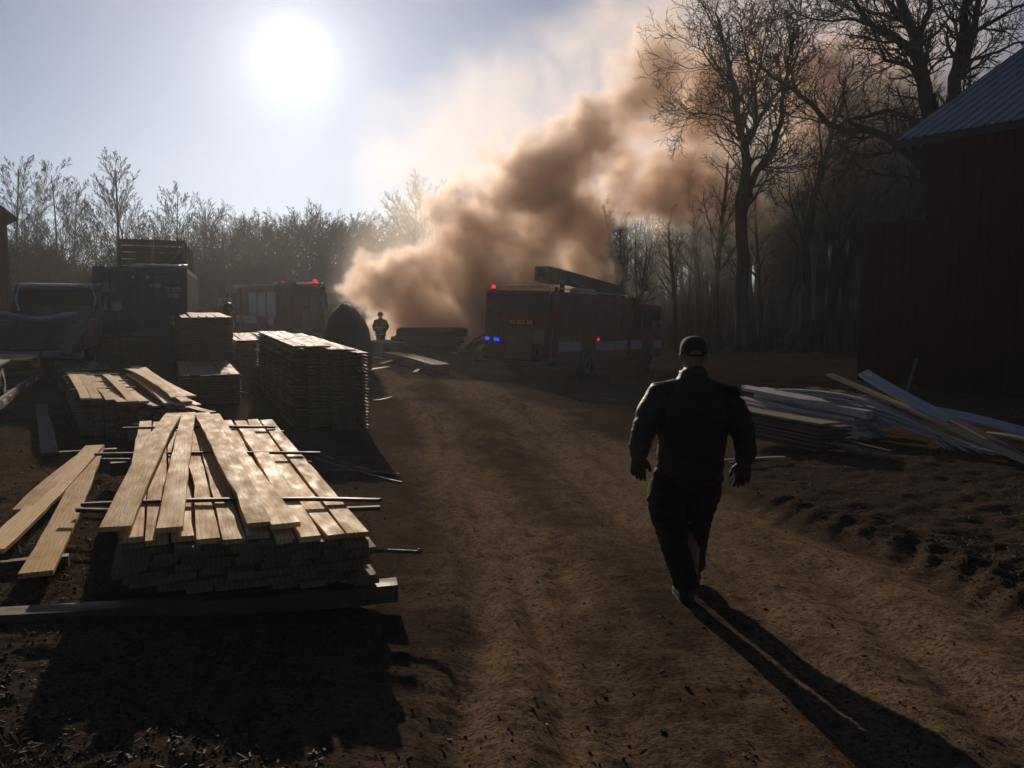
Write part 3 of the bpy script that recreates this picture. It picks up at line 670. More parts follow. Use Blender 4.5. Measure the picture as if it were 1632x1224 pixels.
def smoke_object():
    me = bpy.data.meshes.new('smoke'); me.from_pydata([(0, 0, 0)], [], [])
    o = bpy.data.objects.new('smoke', me); COL.objects.link(o); tag(o, 'towering brown and cream smoke rolling from the burning pile', 'smoke', kind='stuff')
    m = bpy.data.materials.new('smoke_volume'); m.use_nodes = True; N = m.node_tree.nodes; N.remove(N['Principled BSDF'])
    v = N.new('ShaderNodeVolumePrincipled'); v.inputs['Color'].default_value = (*SMOKE_COL, 1); v.inputs['Anisotropy'].default_value = SMOKE_G
    v.inputs['Density'].default_value = SMOKE_D; v.inputs['Density Attribute'].default_value = 'density'; v.inputs['Absorption Color'].default_value = (*SMOKE_ABS, 1)
    vi = N.new('ShaderNodeVolumeInfo'); mr = N.new('ShaderNodeMapRange'); mr.inputs['From Min'].default_value = .03; mr.inputs['From Max'].default_value = .7
    mx = N.new('ShaderNodeMix'); mx.data_type = 'RGBA'; mx.inputs[6].default_value = (*SMOKE_THIN, 1); mx.inputs[7].default_value = (*SMOKE_COL, 1)
    L2 = m.node_tree.links.new; L2(vi.outputs['Density'], mr.inputs[0]); L2(mr.outputs[0], mx.inputs[0]); L2(mx.outputs[2], v.inputs['Color'])
    L2(v.outputs[0], N['Material Output'].inputs['Volume']); me.materials.append(m)
    g = bpy.data.node_groups.new('smoke_field', 'GeometryNodeTree')
    g.interface.new_socket('Geometry', in_out='INPUT', socket_type='NodeSocketGeometry'); g.interface.new_socket('Geometry', in_out='OUTPUT', socket_type='NodeSocketGeometry')
    n = g.nodes; Lk = g.links.new
    out = n.new('NodeGroupOutput'); vc = n.new('GeometryNodeVolumeCube'); sm = n.new('GeometryNodeSetMaterial'); sm.inputs['Material'].default_value = m
    Lk(vc.outputs[0], sm.inputs[0]); Lk(sm.outputs[0], out.inputs[0])
    lo, hi = Vector((-13, 40, -1.6)), Vector((34, 57, 24)); vox = SMOKE_VOX
    vc.inputs['Min'].default_value = lo; vc.inputs['Max'].default_value = hi
    for ax, nm in enumerate('XYZ'): vc.inputs['Resolution ' + nm].default_value = int((hi[ax] - lo[ax]) / vox)
    pos = n.new('GeometryNodeInputPosition').outputs[0]
    def noise(sock, sc, det, rough=.55):
        t = n.new('ShaderNodeTexNoise'); t.inputs['Scale'].default_value = sc; t.inputs['Detail'].default_value = det; t.inputs['Roughness'].default_value = rough; Lk(sock, t.inputs['Vector']); return t
    def vm(op, a, b):
        q = n.new('ShaderNodeVectorMath'); q.operation = op
        for i, s in enumerate((a, b)):
            if isinstance(s, (tuple, Vector)): q.inputs[i].default_value = s
            elif isinstance(s, float): q.inputs['Scale'].default_value = s
            else: Lk(s, q.inputs[i])
        return q.outputs['Value'] if op == 'DISTANCE' else q.outputs[0]
    def mt(op, a, b=None, c=None):
        q = n.new('ShaderNodeMath'); q.operation = op
        for i, s in enumerate((a, b, c)):
            if s is None: continue
            if isinstance(s, (int, float)): q.inputs[i].default_value = s
            else: Lk(s, q.inputs[i])
        return q.outputs[0]
    w1 = noise(pos, .17, 1.0).outputs['Color']; w2 = noise(pos, .55, 3.0).outputs['Color']
    p = vm('ADD', pos, vm('SCALE', vm('SUBTRACT', w1, (.5, .5, .5)), 5.0))
    p = vm('ADD', p, vm('SCALE', vm('SUBTRACT', w2, (.5, .5, .5)), 2.4))
    w3 = noise(pos, 1.15, 4.0, .65).outputs['Color']
    p = vm('ADD', p, vm('SCALE', vm('SUBTRACT', w3, (.5, .5, .5)), 1.7))
    def total(lst, ex):
        tot = None
        for px, py, Y, r, w in lst:
            c = at(px, py, Y); rr = r * Y / F
            d = mt('DIVIDE', vm('DISTANCE', p, c), rr * 1.25)
            k = mt('MAXIMUM', mt('SUBTRACT', 1.0, d), 0.0)
            tot = mt('MULTIPLY', mt('POWER', k, ex), w) if tot is None else mt('MULTIPLY_ADD', mt('POWER', k, ex), w, tot)
        return tot
    tot, veil = total(PUFFS, .8), total(VEILS, 1.3)
    body = mt('SUBTRACT', 1.0, mt('EXPONENT', mt('MULTIPLY', tot, -1.5)))
    f = noise(p, .26, 10.0, .72).outputs[0]
    vo = n.new('ShaderNodeTexVoronoi'); vo.inputs['Scale'].default_value = .42; vo.inputs['Detail'].default_value = 3.0; vo.inputs['Roughness'].default_value = .55; vo.normalize = True; Lk(p, vo.inputs['Vector'])
    d = mt('MULTIPLY_ADD', mt('SUBTRACT', f, .5), SMOKE_AMP, mt('SUBTRACT', body, SMOKE_THR))
    d = mt('MULTIPLY_ADD', mt('SUBTRACT', .33, vo.outputs['Distance']), SMOKE_BIL, d)
    # thin where the sum is low, thick quickly above it
    d = mt('MAXIMUM', d, 0.0); d = mt('MINIMUM', mt('POWER', d, 1.0), 1.3)
    gate = mt('MINIMUM', mt('MULTIPLY', tot, 3.0), 1.0)
    wisp = mt('MAXIMUM', mt('MULTIPLY_ADD', mt('SUBTRACT', f, .5), 4.5, .7), 0.06)
    d = mt('MULTIPLY_ADD', mt('MULTIPLY', veil, wisp), SMOKE_VEIL, mt('MULTIPLY', d, gate))
    Lk(d, vc.inputs['Density'])
    md = o.modifiers.new('field', 'NODES'); md.node_group = g
    return o
SMOKE_THIN = (.94, .88, .81)
SMOKE_COL, SMOKE_ABS, SMOKE_G, SMOKE_D, SMOKE_VOX, SMOKE_AMP, SMOKE_BIL, SMOKE_THR, SMOKE_VEIL = (.925, .775, .66), (0, 0, 0), .54, 1.3, .125, 7.5, 2.8, .37, .105
smoke_object()

# ---------------------------------------------------------------- haze
def haze_object():
    m = bpy.data.materials.new('haze_air'); m.use_nodes = True; N = m.node_tree.nodes; N.remove(N['Principled BSDF'])
    v = N.new('ShaderNodeVolumePrincipled'); v.inputs['Color'].default_value = (.93, .95, .97, 1); v.inputs['Anisotropy'].default_value = HAZE_G; v.inputs['Density'].default_value = HAZE_D
    m.node_tree.links.new(v.outputs[0], N['Material Output'].inputs['Volume'])
    mb = MB(); mb.box((10, 85, 13.5), (420, 260, 37)); o = mb.build('haze', m); tag(o, kind='stuff'); return o
HAZE_D, HAZE_G = .0007, .55
haze_object()

# ---------------------------------------------------------------- lumber
_bm = {}
def board_mesh(L, w, t, m, var):
    key = (round(L, 1), round(w, 2), round(t, 3), m, var)
    if key in _bm: return _bm[key]
    rg = random.Random(hash((key[0], key[1], key[2], var)) & 0xffff); L, w, t = key[:3]; mb = MB(); n = 14; rings = []
    bow, cup, tw = rg.gauss(0, .006) * L, rg.gauss(0, .004), rg.gauss(0, .02)
    wane = rg.random() < .3
    for i in range(n + 1):
        s = i / n; x = (s - .5) * L; z = bow * (1 - (2 * s - 1) ** 2) + tw * (s - .5) * .0
        e0, e1 = rg.gauss(0, .0025), rg.gauss(0, .0025)
        if wane: e1 -= .03 * max(0, math.sin(s * 5 + var)) ** 2 * rg.uniform(.7, 1.1)
        dx0, dx1 = (rg.gauss(0, .008), rg.gauss(0, .008)) if i in (0, n) else (0, 0)
        c = .0025
        y0, y1 = -w / 2 + e0, w / 2 + e1
        rings.append([Vector((x + dx0, y0 + c, z - t / 2)), Vector((x + dx1, y1 - c, z - t / 2)), Vector((x + dx1, y1, z - t / 2 + c)), Vector((x + dx1, y1, z + t / 2 - c)), Vector((x + dx1, y1 - c, z + t / 2 + cup * .3)), Vector((x + dx0, y0 + c, z + t / 2 + cup * .3)), Vector((x + dx0, y0, z + t / 2 - c)), Vector((x + dx0, y0, z - t / 2 + c))])
    mb.loft(rings); _bm[key] = mb.mesh('board', M[m]); return _bm[key]
def basis(a, b, up=(0, 0, 1)):
    X = (b - a).normalized(); Y = Vector(up).cross(X).normalized(); Z = X.cross(Y); return Matrix((X, Y, Z)).transposed()
def board(a, b, w=.15, t=.03, m='pine', label=None, group=None, roll=0, name='board', cat='board'):
    a, b = Vector(a), Vector(b); o = bpy.data.objects.new(name, board_mesh((b - a).length, w, t, m, rnd.randrange(3))); COL.objects.link(o)
    o.matrix_world = Matrix.Translation((a + b) / 2) @ (basis(a, b) @ Matrix.Rotation(roll, 3, 'X')).to_4x4()
    return tag(o, label, cat, group)
REST, STICKS = MB(), MB()
def stack(fl, az, W, nb, layers, L, t, gap, skew, m, label, group, pick, missing=lambda k, j: False, jit=.03, sticks=5, lat0=0, proud=.05):
    """fl: front left bottom corner; the boards run away from the camera along az; pick(k, j): built as a board of its own"""
    fl = Vector(fl); u = Vector((math.sin(az), math.cos(az), 0)); v = Vector((math.cos(az), -math.sin(az), 0)); w = W / nb
    for k in range(layers):
        z = fl.z + k * (t + gap) + t / 2 + gap; off = rnd.uniform(-.055, .055) * (gap == 0)
        for j in range(nb):
            if missing(k, j): continue
            lat = (j + .5) * w + rnd.gauss(0, .004) + off; s = -skew * lat + rnd.gauss(0, jit)
            a = fl + v * lat + u * s; a.z = z; b = a + u * (L + rnd.gauss(0, jit)); ww = w * .96
            if pick(k, j): board(a, b, ww, t, m, label, group)
            else: REST.bar(a, b, ww, t)
        if gap and sticks:
            for q in range(sticks):
                s = .08 + (L - .16) * q / (sticks - 1); e = rnd.uniform(.0, proud); e2 = rnd.uniform(.0, proud)
                a = fl + v * (-e) + u * s; b = fl + v * (W + e2) + u * (s - skew * W * 0); a.z = b.z = z - t / 2 - gap / 2
                if not missing(k, nb - 1): STICKS.bar(a, b, .035, gap * .9)
AZ = R(-21.5)
uA, vA = Vector((math.sin(AZ), math.cos(AZ), 0)), Vector((math.cos(AZ), -math.sin(AZ), 0))
# nearest stack
ZT = .40
pL, pR = onz(188, 862, ZT), onz(594, 852, ZT)
WA = (pR - pL).dot(vA); skA = -(pR - pL).dot(uA) / WA
base = pL.copy(); base.z = ZT - 8 * .0385
NG = 'boards in the layers of the nearest stack'
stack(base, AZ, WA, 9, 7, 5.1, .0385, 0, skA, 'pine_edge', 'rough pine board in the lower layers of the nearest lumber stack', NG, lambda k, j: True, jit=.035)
base2 = base.copy(); base2.z = ZT - .034
for j in range(10):
    lat = (j + .5) * WA / 10; a = pL + vA * lat + uA * (-skA * lat + rnd.gauss(0, .03)); a.z = ZT - .016
    if j == 3: a += uA * .06
    board(a, a + uA * (5.15 + rnd.gauss(0, .05)), WA / 10 * (.95 if j != 6 else .8), .032, 'pine', 'flat pine board of the top layer beneath the loose boards', 'flat top layer of the nearest stack')
SG = 'sticker sticks laid across the nearest stack'
for (x0, y0), (x1, y1), z in (((132, 804), (606, 797), ZT + .013), ((150, 724), (512, 722), ZT + .013), ((196, 683), (438, 681), ZT + .013), ((120, 813), (604, 810), ZT - .05), ((160, 733), (498, 738), ZT - .05), ((214, 677), (452, 688), ZT - .05)):
    board(onz(x0, y0, z), onz(x1, y1, z), .038, .024, 'stick', 'thin shade-darkened stick laid across under the boards of the nearest stack', SG, name='sticker_stick', cat='stick')
zt = ZT + .042
for (x0, y0), (x1, y1), w, dz, lab in (((184, 842), (278, 660), .18, 0, 'outermost loose board fanned toward the two boards on the ground'), ((270, 846), (301, 659), .155, .0, 'loose board with a frayed front end lying straightest on the nearest stack'),
        ((412, 838), (321, 659), .17, .002, 'loose board next to the open gap on the nearest stack'), ((456, 838), (338, 662), .17, .0, 'loose icy-looking board fanned toward the sticks end of the nearest stack')):
    a, b = onz(x0, y0, zt + dz), onz(x1, y1, zt + dz + .004); board(a, b, w, .03, 'pine', lab, roll=rnd.gauss(0, .006))
# bearer under the front of the nearest stack and the boards beside it
a, b = onz(-120, 976, .09), onz(632, 922, .09); a.z = b.z = .02
board(a, b, .15, .11, 'bearer', 'long squared timber under the front of the nearest stack', name='bearer_timber', cat='timber')
p = pL + uA * 4.4; a = p - vA * .25; b = p + vA * (WA + .1); a.z = b.z = .02
board(a, b, .14, .14, 'bearer', 'squared timber under the far end of the nearest stack', name='bearer_timber', cat='timber')
tag(board(onz(596, 877, .2), onz(664, 880, .2), .022, .022, 'stick', 'dark stick with a knob poking out of the stack side', name='sticker_stick', cat='stick'))
k_ = MB(); k_.ball((0, 0, 0), .02, 8, 6); ob = k_.build('stick_knob', M['stick'], COL.objects[-1] if False else None); ob.location = onz(668, 879, .2)
ko = [o for o in COL.objects if o.get('label', '').startswith('dark stick with a knob')][0]; ob.parent = ko; ob.matrix_parent_inverse = ko.matrix_world.inverted(); ob.name = 'knob'
for (x0, y0, z0), (x1, y1, z1), w, lab in (((58, 914, .10), (152, 712, .10), .19, 'loose board with a broken front corner beside the nearest stack'), ((-18, 880, .07), (150, 712, .13), .19, 'loose board lying partly under its neighbour beside the nearest stack'), ((30, 815, .06), (140, 722, .06), .15, 'short rough edging peeping out under the two loose boards')):
    board(onz(x0, y0, z0), onz(x1, y1, z1), w, .034, 'pine', lab)
for px, py in ((30, 900), (140, 722)):
    q = onz(px, py, .03); board(q - vA * .32, q + vA * .32, .08, .07, 'bearer', 'short block propping up the two loose boards', 'blocks under the loose boards', name='wood_block', cat='block')
a, b = ground(66, 648), ground(80, 728); a.z += .03; b.z += .03
board(a, b, .2, .035, 'old_board', 'grey plank lying in the shadow of the second stack')
for i, ((x0, y0), (x1, y1)) in enumerate((((505, 735), (640, 772)), ((500, 722), (590, 752)), ((520, 752), (600, 756)), ((540, 745), (636, 760)))):
    a, b = ground(x0, y0), ground(x1, y1); a.z += .025; b.z += .02
    board(a, b, .03, .02, 'old_board', 'thin stick lying in the shadow between the nearest and the tall stack', 'sticks on the ground between the stacks', name='loose_stick', cat='stick')
# second stack
AZB = R(-29); uB, vB = Vector((math.sin(AZB), math.cos(AZB), 0)), Vector((math.cos(AZB), -math.sin(AZB), 0)); zb = .37
qL, qR = onz(128, 634, zb), onz(302, 645, zb); WB = (qR - qL).dot(vB); skB = -(qR - qL).dot(uB) / WB
b0 = qL.copy(); b0.z = zb - 12 * .046
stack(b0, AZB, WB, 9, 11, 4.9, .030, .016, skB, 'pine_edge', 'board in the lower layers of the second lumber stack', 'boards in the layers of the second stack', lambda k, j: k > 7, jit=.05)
for j in range(9):
    lat = (j + .5) * WB / 9; a = qL + vB * lat + uB * (-skB * lat + rnd.gauss(0, .09)); a.z = zb - .016
    if j in (6,): continue
    board(a, a + uB * (4.85 + rnd.gauss(0, .06)), WB / 9 * .96, .03, 'pine', 'flat pine board on top of the second lumber stack', 'flat top layer of the second stack')
for f in (.22, .45, .72, .92):
    a = qL + uB * (4.9 * f) - vB * .1; b = a + vB * (WB * .78); a.z = b.z = zb + .011
    board(a, b, .04, .022, 'stick', 'dark stick laid across the top of the second stack', 'sticks across the second stack', name='sticker_stick', cat='stick')
for (x0, y0), (x1, y1), w, lab in (((280, 634), (205, 588), .17, 'raised board along the gap on the second stack'), ((302, 632), (224, 586), .18, 'slanting raised board at the outer edge of the second stack'), ((298, 641), (214, 584), .14, 'narrow raised board between the two slanting ones on the second stack')):
    board(onz(x0, y0, zb + .04), onz(x1, y1, zb + .045), w, .028, 'pine', lab)
for (x0, y0), (x1, y1), lab in (((314, 646), (250, 612), 'lone board sagging off the edge of the second stack'), ((338, 658), (300, 648), 'bent strip fallen beside the second stack')):
    board(onz(x0, y0, .22), onz(x1, y1, .24), .12, .025, 'pine', lab)
# tall stack in the middle
zc = T(-3.5, 14.4) - .02
c0 = at(471, 690, 14.4); c0.z = zc; dC = at(591, 690, 14.35); WC = (dC - c0).dot(vA); skC = -(dC - c0).dot(uA) / WC - .05
CG = 'boards in the tall stack beside the dirt road'
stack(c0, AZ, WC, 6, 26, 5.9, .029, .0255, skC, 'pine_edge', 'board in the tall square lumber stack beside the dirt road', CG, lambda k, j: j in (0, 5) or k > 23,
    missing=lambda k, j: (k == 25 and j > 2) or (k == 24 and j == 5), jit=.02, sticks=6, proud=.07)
def small_stack(px, py, Y, W, nb, layers, L, az, label, group, m='pine_edge', t=.029, gap=.024, topz=None, pick=None, sink=.02):
    f = at(px, py, Y); z = T(f.x, Y) - sink
    if topz is not None: layers = max(2, int((topz - z) / (t + gap)))
    f.z = z; stack(f, az, W, nb, layers, L, t, gap, 0, m, label, group, pick or (lambda k, j: k == layers - 1), jit=.04, sticks=4)
    return z + layers * (t + gap)
tD = small_stack(292, 590, 20.3, 1.12, 6, 20, 4.8, AZ, 'top board of the stack beside the container doors', 'top boards of the stack beside the container', topz=1.29)
tE = small_stack(287, 600, 16.6, 1.08, 6, 10, 3.9, AZ, 'top board of the low stack in front of the container stack', 'top boards of the low stack', topz=.29)
tF = small_stack(378, 600, 21.5, .9, 5, 16, 4.2, AZ, 'top board of the small stack half hidden by the tall one', 'top boards of the half hidden stack', topz=.70)
tG = small_stack(160, 560, 20.6, 1.25, 6, 14, 2.2, AZ, 'top board of the shaded stack under the container doors', 'top boards of the shaded stack', topz=.84, m='old_board')
small_stack(94, 585, 17.5, 1.0, 5, 9, 3.2, R(-29), 'top board of the shaded low stack by the trailer nose', 'top boards of the low shaded stack', topz=.30, m='old_board')
h0 = at(700, 590, 28.6)
tH = small_stack(688, 590, 28.6, .62, 4, 6, 6.4, R(-22.5), 'top board of the long low stack before the smoke', 'top boards of the long low stack', topz=T(h0.x, 28.6) + .4)
small_stack(612, 560, 36.5, 1.0, 5, 8, 3.0, R(-24), 'top board of the farthest low stack beside the firefighter', 'top boards of the farthest stack', topz=T(-5.2, 36.5) + .6)
for i, (x0, y0, x1, y1) in enumerate(((596, 572, 640, 580), (608, 582, 660, 574), (636, 584, 672, 592), (604, 566, 634, 562), (700, 560, 728, 570), (590, 592, 618, 588), (660, 596, 690, 588))):
    a, b = ground(x0, y0), ground(x1, y1); a.z += .05; b.z += rnd.uniform(.05, .25)
    board(a, b, .14, .03, 'pine' if i % 2 else 'old_board', 'stray board strewn between the tall stack and the long low stack', 'stray boards by the long low stack')
o = REST.build('stacked_boards', M['pine_edge']); tag(o, 'remaining boards inside the lumber stacks', kind='stuff')
o = STICKS.build('stacking_sticks', M['pine_edge']); tag(o, 'thin sticks between the layers of the lumber stacks', kind='stuff')
for i, (x0, y0, x1, y1) in enumerate(((352, 632, 368, 622), (376, 626, 396, 628), (596, 640, 624, 634), (560, 556, 575, 562), (330, 614, 338, 606))):
    a, b = ground(x0, y0), ground(x1, y1); a.z += .02; b.z += .02
    board(a, b, .07, .025, 'pine', 'short offcut lying loose on the dirt among the stacks', 'short offcuts on the dirt', name='wood_offcut', cat='offcut')

# ---------------------------------------------------------------- pile of used boards by the barn
def bent(pts, w, t, m, label, group=None, cor=0, roll=0):
    P = [at(*q) for q in pts]
    for i, p in enumerate(P): p.z = max(p.z, T(p.x, p.y) + .03)
    org = P[0].copy(); n = 22; Q = []
    for i in range(n + 1):          # quadratic through the points
        s = i / n
        if len(P) == 2: q = P[0].lerp(P[1], s)
        else:
            c = P[1] * 2 - (P[0] + P[2]) / 2; q = P[0] * (1 - s) ** 2 + c * 2 * s * (1 - s) + P[2] * s * s
        Q.append(q - org)
    X0 = (Q[-1] - Q[0]).normalized(); Bm = basis(Q[0], Q[-1]); inv = Bm.inverted(); rings = []
    for i, q in enumerate(Q):
        l = inv @ q; tn = inv @ (Q[min(i + 1, n)] - Q[max(i - 1, 0)]).normalized(); side = Vector((0, 1, 0)); side = (side - tn * side.dot(tn)).normalized(); up = tn.cross(side)
        side, up = side * math.cos(roll) + up * math.sin(roll), up * math.cos(roll) - side * math.sin(roll)
        k = cor * math.sin(i * 2.6)
        rings.append([l + side * (a * w / 2) + up * (b * t / 2 + k) for a, b in ((-1, -1), (1, -1), (1, 1), (-1, 1))])
    mb = MB(); mb.loft(rings); o = mb.build('board', M[m]); o.matrix_world = Matrix.Translation(org) @ Bm.to_4x4(); return tag(o, label, 'board', group)
AZP = R(-17); uP, vP = Vector((math.sin(AZP), math.cos(AZP), 0)), Vector((math.cos(AZP), -math.sin(AZP), 0))
w0 = at(1384, 690, 12.2); w0.z = T(w0.x, w0.y) + .05
for k in range(7):
    for j in range(3):
        a = w0 + vP * (j * .15 + rnd.gauss(0, .008) + (.05 if k == 3 else 0)) + uP * rnd.uniform(-.05, .3 if k < 5 else .7); a.z = w0.z + .03 + k * .062
        board(a, a + uP * rnd.uniform(2.5, 3.3), .14, .055, 'white_board', 'white painted board stacked in the pile by the barn', 'white boards stacked by the barn')
for k in range(3):
    a = w0 + vP * (.5 + .09 * k) + uP * .5 ; a.z = T(a.x, a.y) + .10 + .09 * k; board(a, a + uP * 2.2, .17, .085, 'white_board', 'thick white board low behind the stacked white boards', 'thick white boards')
r0 = at(1240, 700, 11.9); r0.z = T(r0.x, r0.y) + .04
r1 = at(1312, 700, 11.6); r1.z = T(r1.x, r1.y) + .04
uR = (at(1180, 690, 13.0) - at(1305, 700, 11.6)); uR.z = 0; uR.normalize(); vR = Vector((uR.y, -uR.x, 0))
for k in range(6):
    for j in range(3):
        a = r1 + vR * (.02 + j * .2 + rnd.gauss(0, .01)) + uR * rnd.uniform(-.03, .05); a.z = r1.z + .025 + k * .055
        board(a, a + uR * 1.75, .19, .034, 'brown_board', 'dark brown board in the small stack next to the walking man', 'dark brown boards by the man')
a = r1 + uR * -.02 + vR * .12; a.z = r1.z + .37; board(a, a + uR * 1.8, .34, .03, 'gold_board', 'wide tan board on top of the dark brown stack')
FG = 'long flexible strips sagging off the pile'
for i in range(9):
    m = 'white_board' if i % 3 != 1 else 'gold_board'
    bent([(1238 + 13 * i, 621 + 2.2 * i, 14.0 - .12 * i), (1392 + 9 * i, 641 + 6 * i, 12.5 - .1 * i), (1512 + 13 * i + rnd.uniform(-14, 14), 716 + 3 * i, 11.2 - .07 * i)], .11, .016, m, 'long thin strip sagging over the board pile by the barn', FG, roll=rnd.uniform(-.3, .3))
bent([(1290, 618, 14.0), (1370, 630, 13.2), (1412, 648, 12.7)], .2, .012, 'gold_board', 'crinkled corrugated strip on top of the board pile', cor=.016)
bent([(1322, 597, 13.6), (1450, 652, 12.0), (1650, 742, 9.9)], .13, .035, 'gold_board', 'long golden board slanting down over the whole pile')
bent([(1335, 600, 13.9), (1500, 660, 12.3), (1660, 770, 9.7)], .14, .03, 'brown_board', 'long brown board under the golden slanting one')
bent([(1376, 594, 12.9), (1440, 632, 12.2), (1512, 668, 11.7)], .17, .04, 'white_board', 'stub of white board tilted up highest from the pile', roll=.5)
bent([(1490, 655, 12.4), (1570, 672, 12.0), (1680, 702, 11.5)], .22, .03, 'white_board', 'wide white board continuing along the foot of the barn', roll=.35)
bent([(1570, 690, 11.6), (1620, 697, 11.3), (1680, 712, 11.0)], .2, .03, 'gold_board', 'pale board end lying flat at the barn foot')
bent([(1530, 662, 12.8), (1650, 690, 12.3)], .06, .05, 'brown_board', 'dark offcut lying on the wide white board', )
bent([(1442, 634, 14.5), (1461, 572, 15.5)], .05, .03, 'old_board', 'thin stick leaning against the barn wall')
for i, (x0, y0, d0_, x1, y1, d1_, m) in enumerate(((1302, 701, 11.9, 1366, 714, 11.3, 'gold_board'), (1322, 697, 12.1, 1420, 722, 11.3, 'old_board'), (1345, 716, 11.3, 1418, 733, 10.9, 'old_board'), (1150, 734, 11.0, 1250, 729, 11.2, 'gold_board'), (1160, 738, 10.9, 1230, 731, 11.2, 'old_board'))):
    bent([(x0, y0, d0_), (x1, y1, d1_)], .07, .03, m, 'short board scrap lying at the foot of the pile', 'scraps at the foot of the pile')

# ---------------------------------------------------------------- wheels and vehicles
def wheel(parent, c, r, w, side=1, rim=True, name='wheel'):
    """axle along local x"""
    mb = MB(); prof = [(.62, .5), (.86, .52), (.97, .44), (1.0, .3), (1.0, -.3), (.97, -.44), (.86, -.52), (.62, -.5)]; n = 28
    rings = [[Vector((h * w, math.cos(2 * math.pi * k / n) * r * q, math.sin(2 * math.pi * k / n) * r * q)) for k in range(n)] for q, h in prof]
    mb.loft(rings, cap=False); mb.loft([rings[-1], rings[0]], cap=False)
    o = mb.build(name, M['black_rubber'], parent, smooth=True, loc=c)
    if rim:
        mb = MB(); mb.cyl((side * w * .28, 0, 0), (side * w * .40, 0, 0), r * .62, 20); mb.cyl((side * w * .40, 0, 0), (side * w * .62, 0, 0), r * .22, 12)
        for k in range(8): a = k * math.pi / 4; mb.cyl((side * w * .40, math.cos(a) * r * .4, math.sin(a) * r * .4), (side * w * .46, math.cos(a) * r * .4, math.sin(a) * r * .4), r * .05, 6)
        mb.build('rim', M['dark_steel'], o)
    return o
def on_ground(e, p, az, L, roll=0):
    """stand a thing on the slope: origin at the rear, local y forward along az"""
    d = Vector((math.sin(az), math.cos(az), 0)); q = p + d * L; p.z, q.z = T(p.x, p.y), T(q.x, q.y)
    Y = (q - p).normalized(); X = Y.cross(Vector((0, 0, 1))).normalized(); Z = X.cross(Y)
    e.matrix_world = Matrix.Translation(p) @ Matrix((X, Y, Z)).transposed().to_4x4() @ Matrix.Rotation(roll, 4, 'Y')
def lamp(parent, name, c, d, m):
    mb = MB(); mb.box((0, 0, 0), d); o = mb.build(name, m, parent, bevel=min(d) * .25, loc=c); return o
def beacon(parent, c, m, s=1.0):
    mb = MB(); mb.cyl((0, 0, 0), (0, 0, .07 * s), .10 * s, 12); o = mb.build('beacon', M['dark_steel'], parent, loc=c)
    mb = MB(); mb.cyl((0, 0, .07 * s), (0, 0, .22 * s), .09 * s, 12, r2=.07 * s); mb.build('lens', m, o)
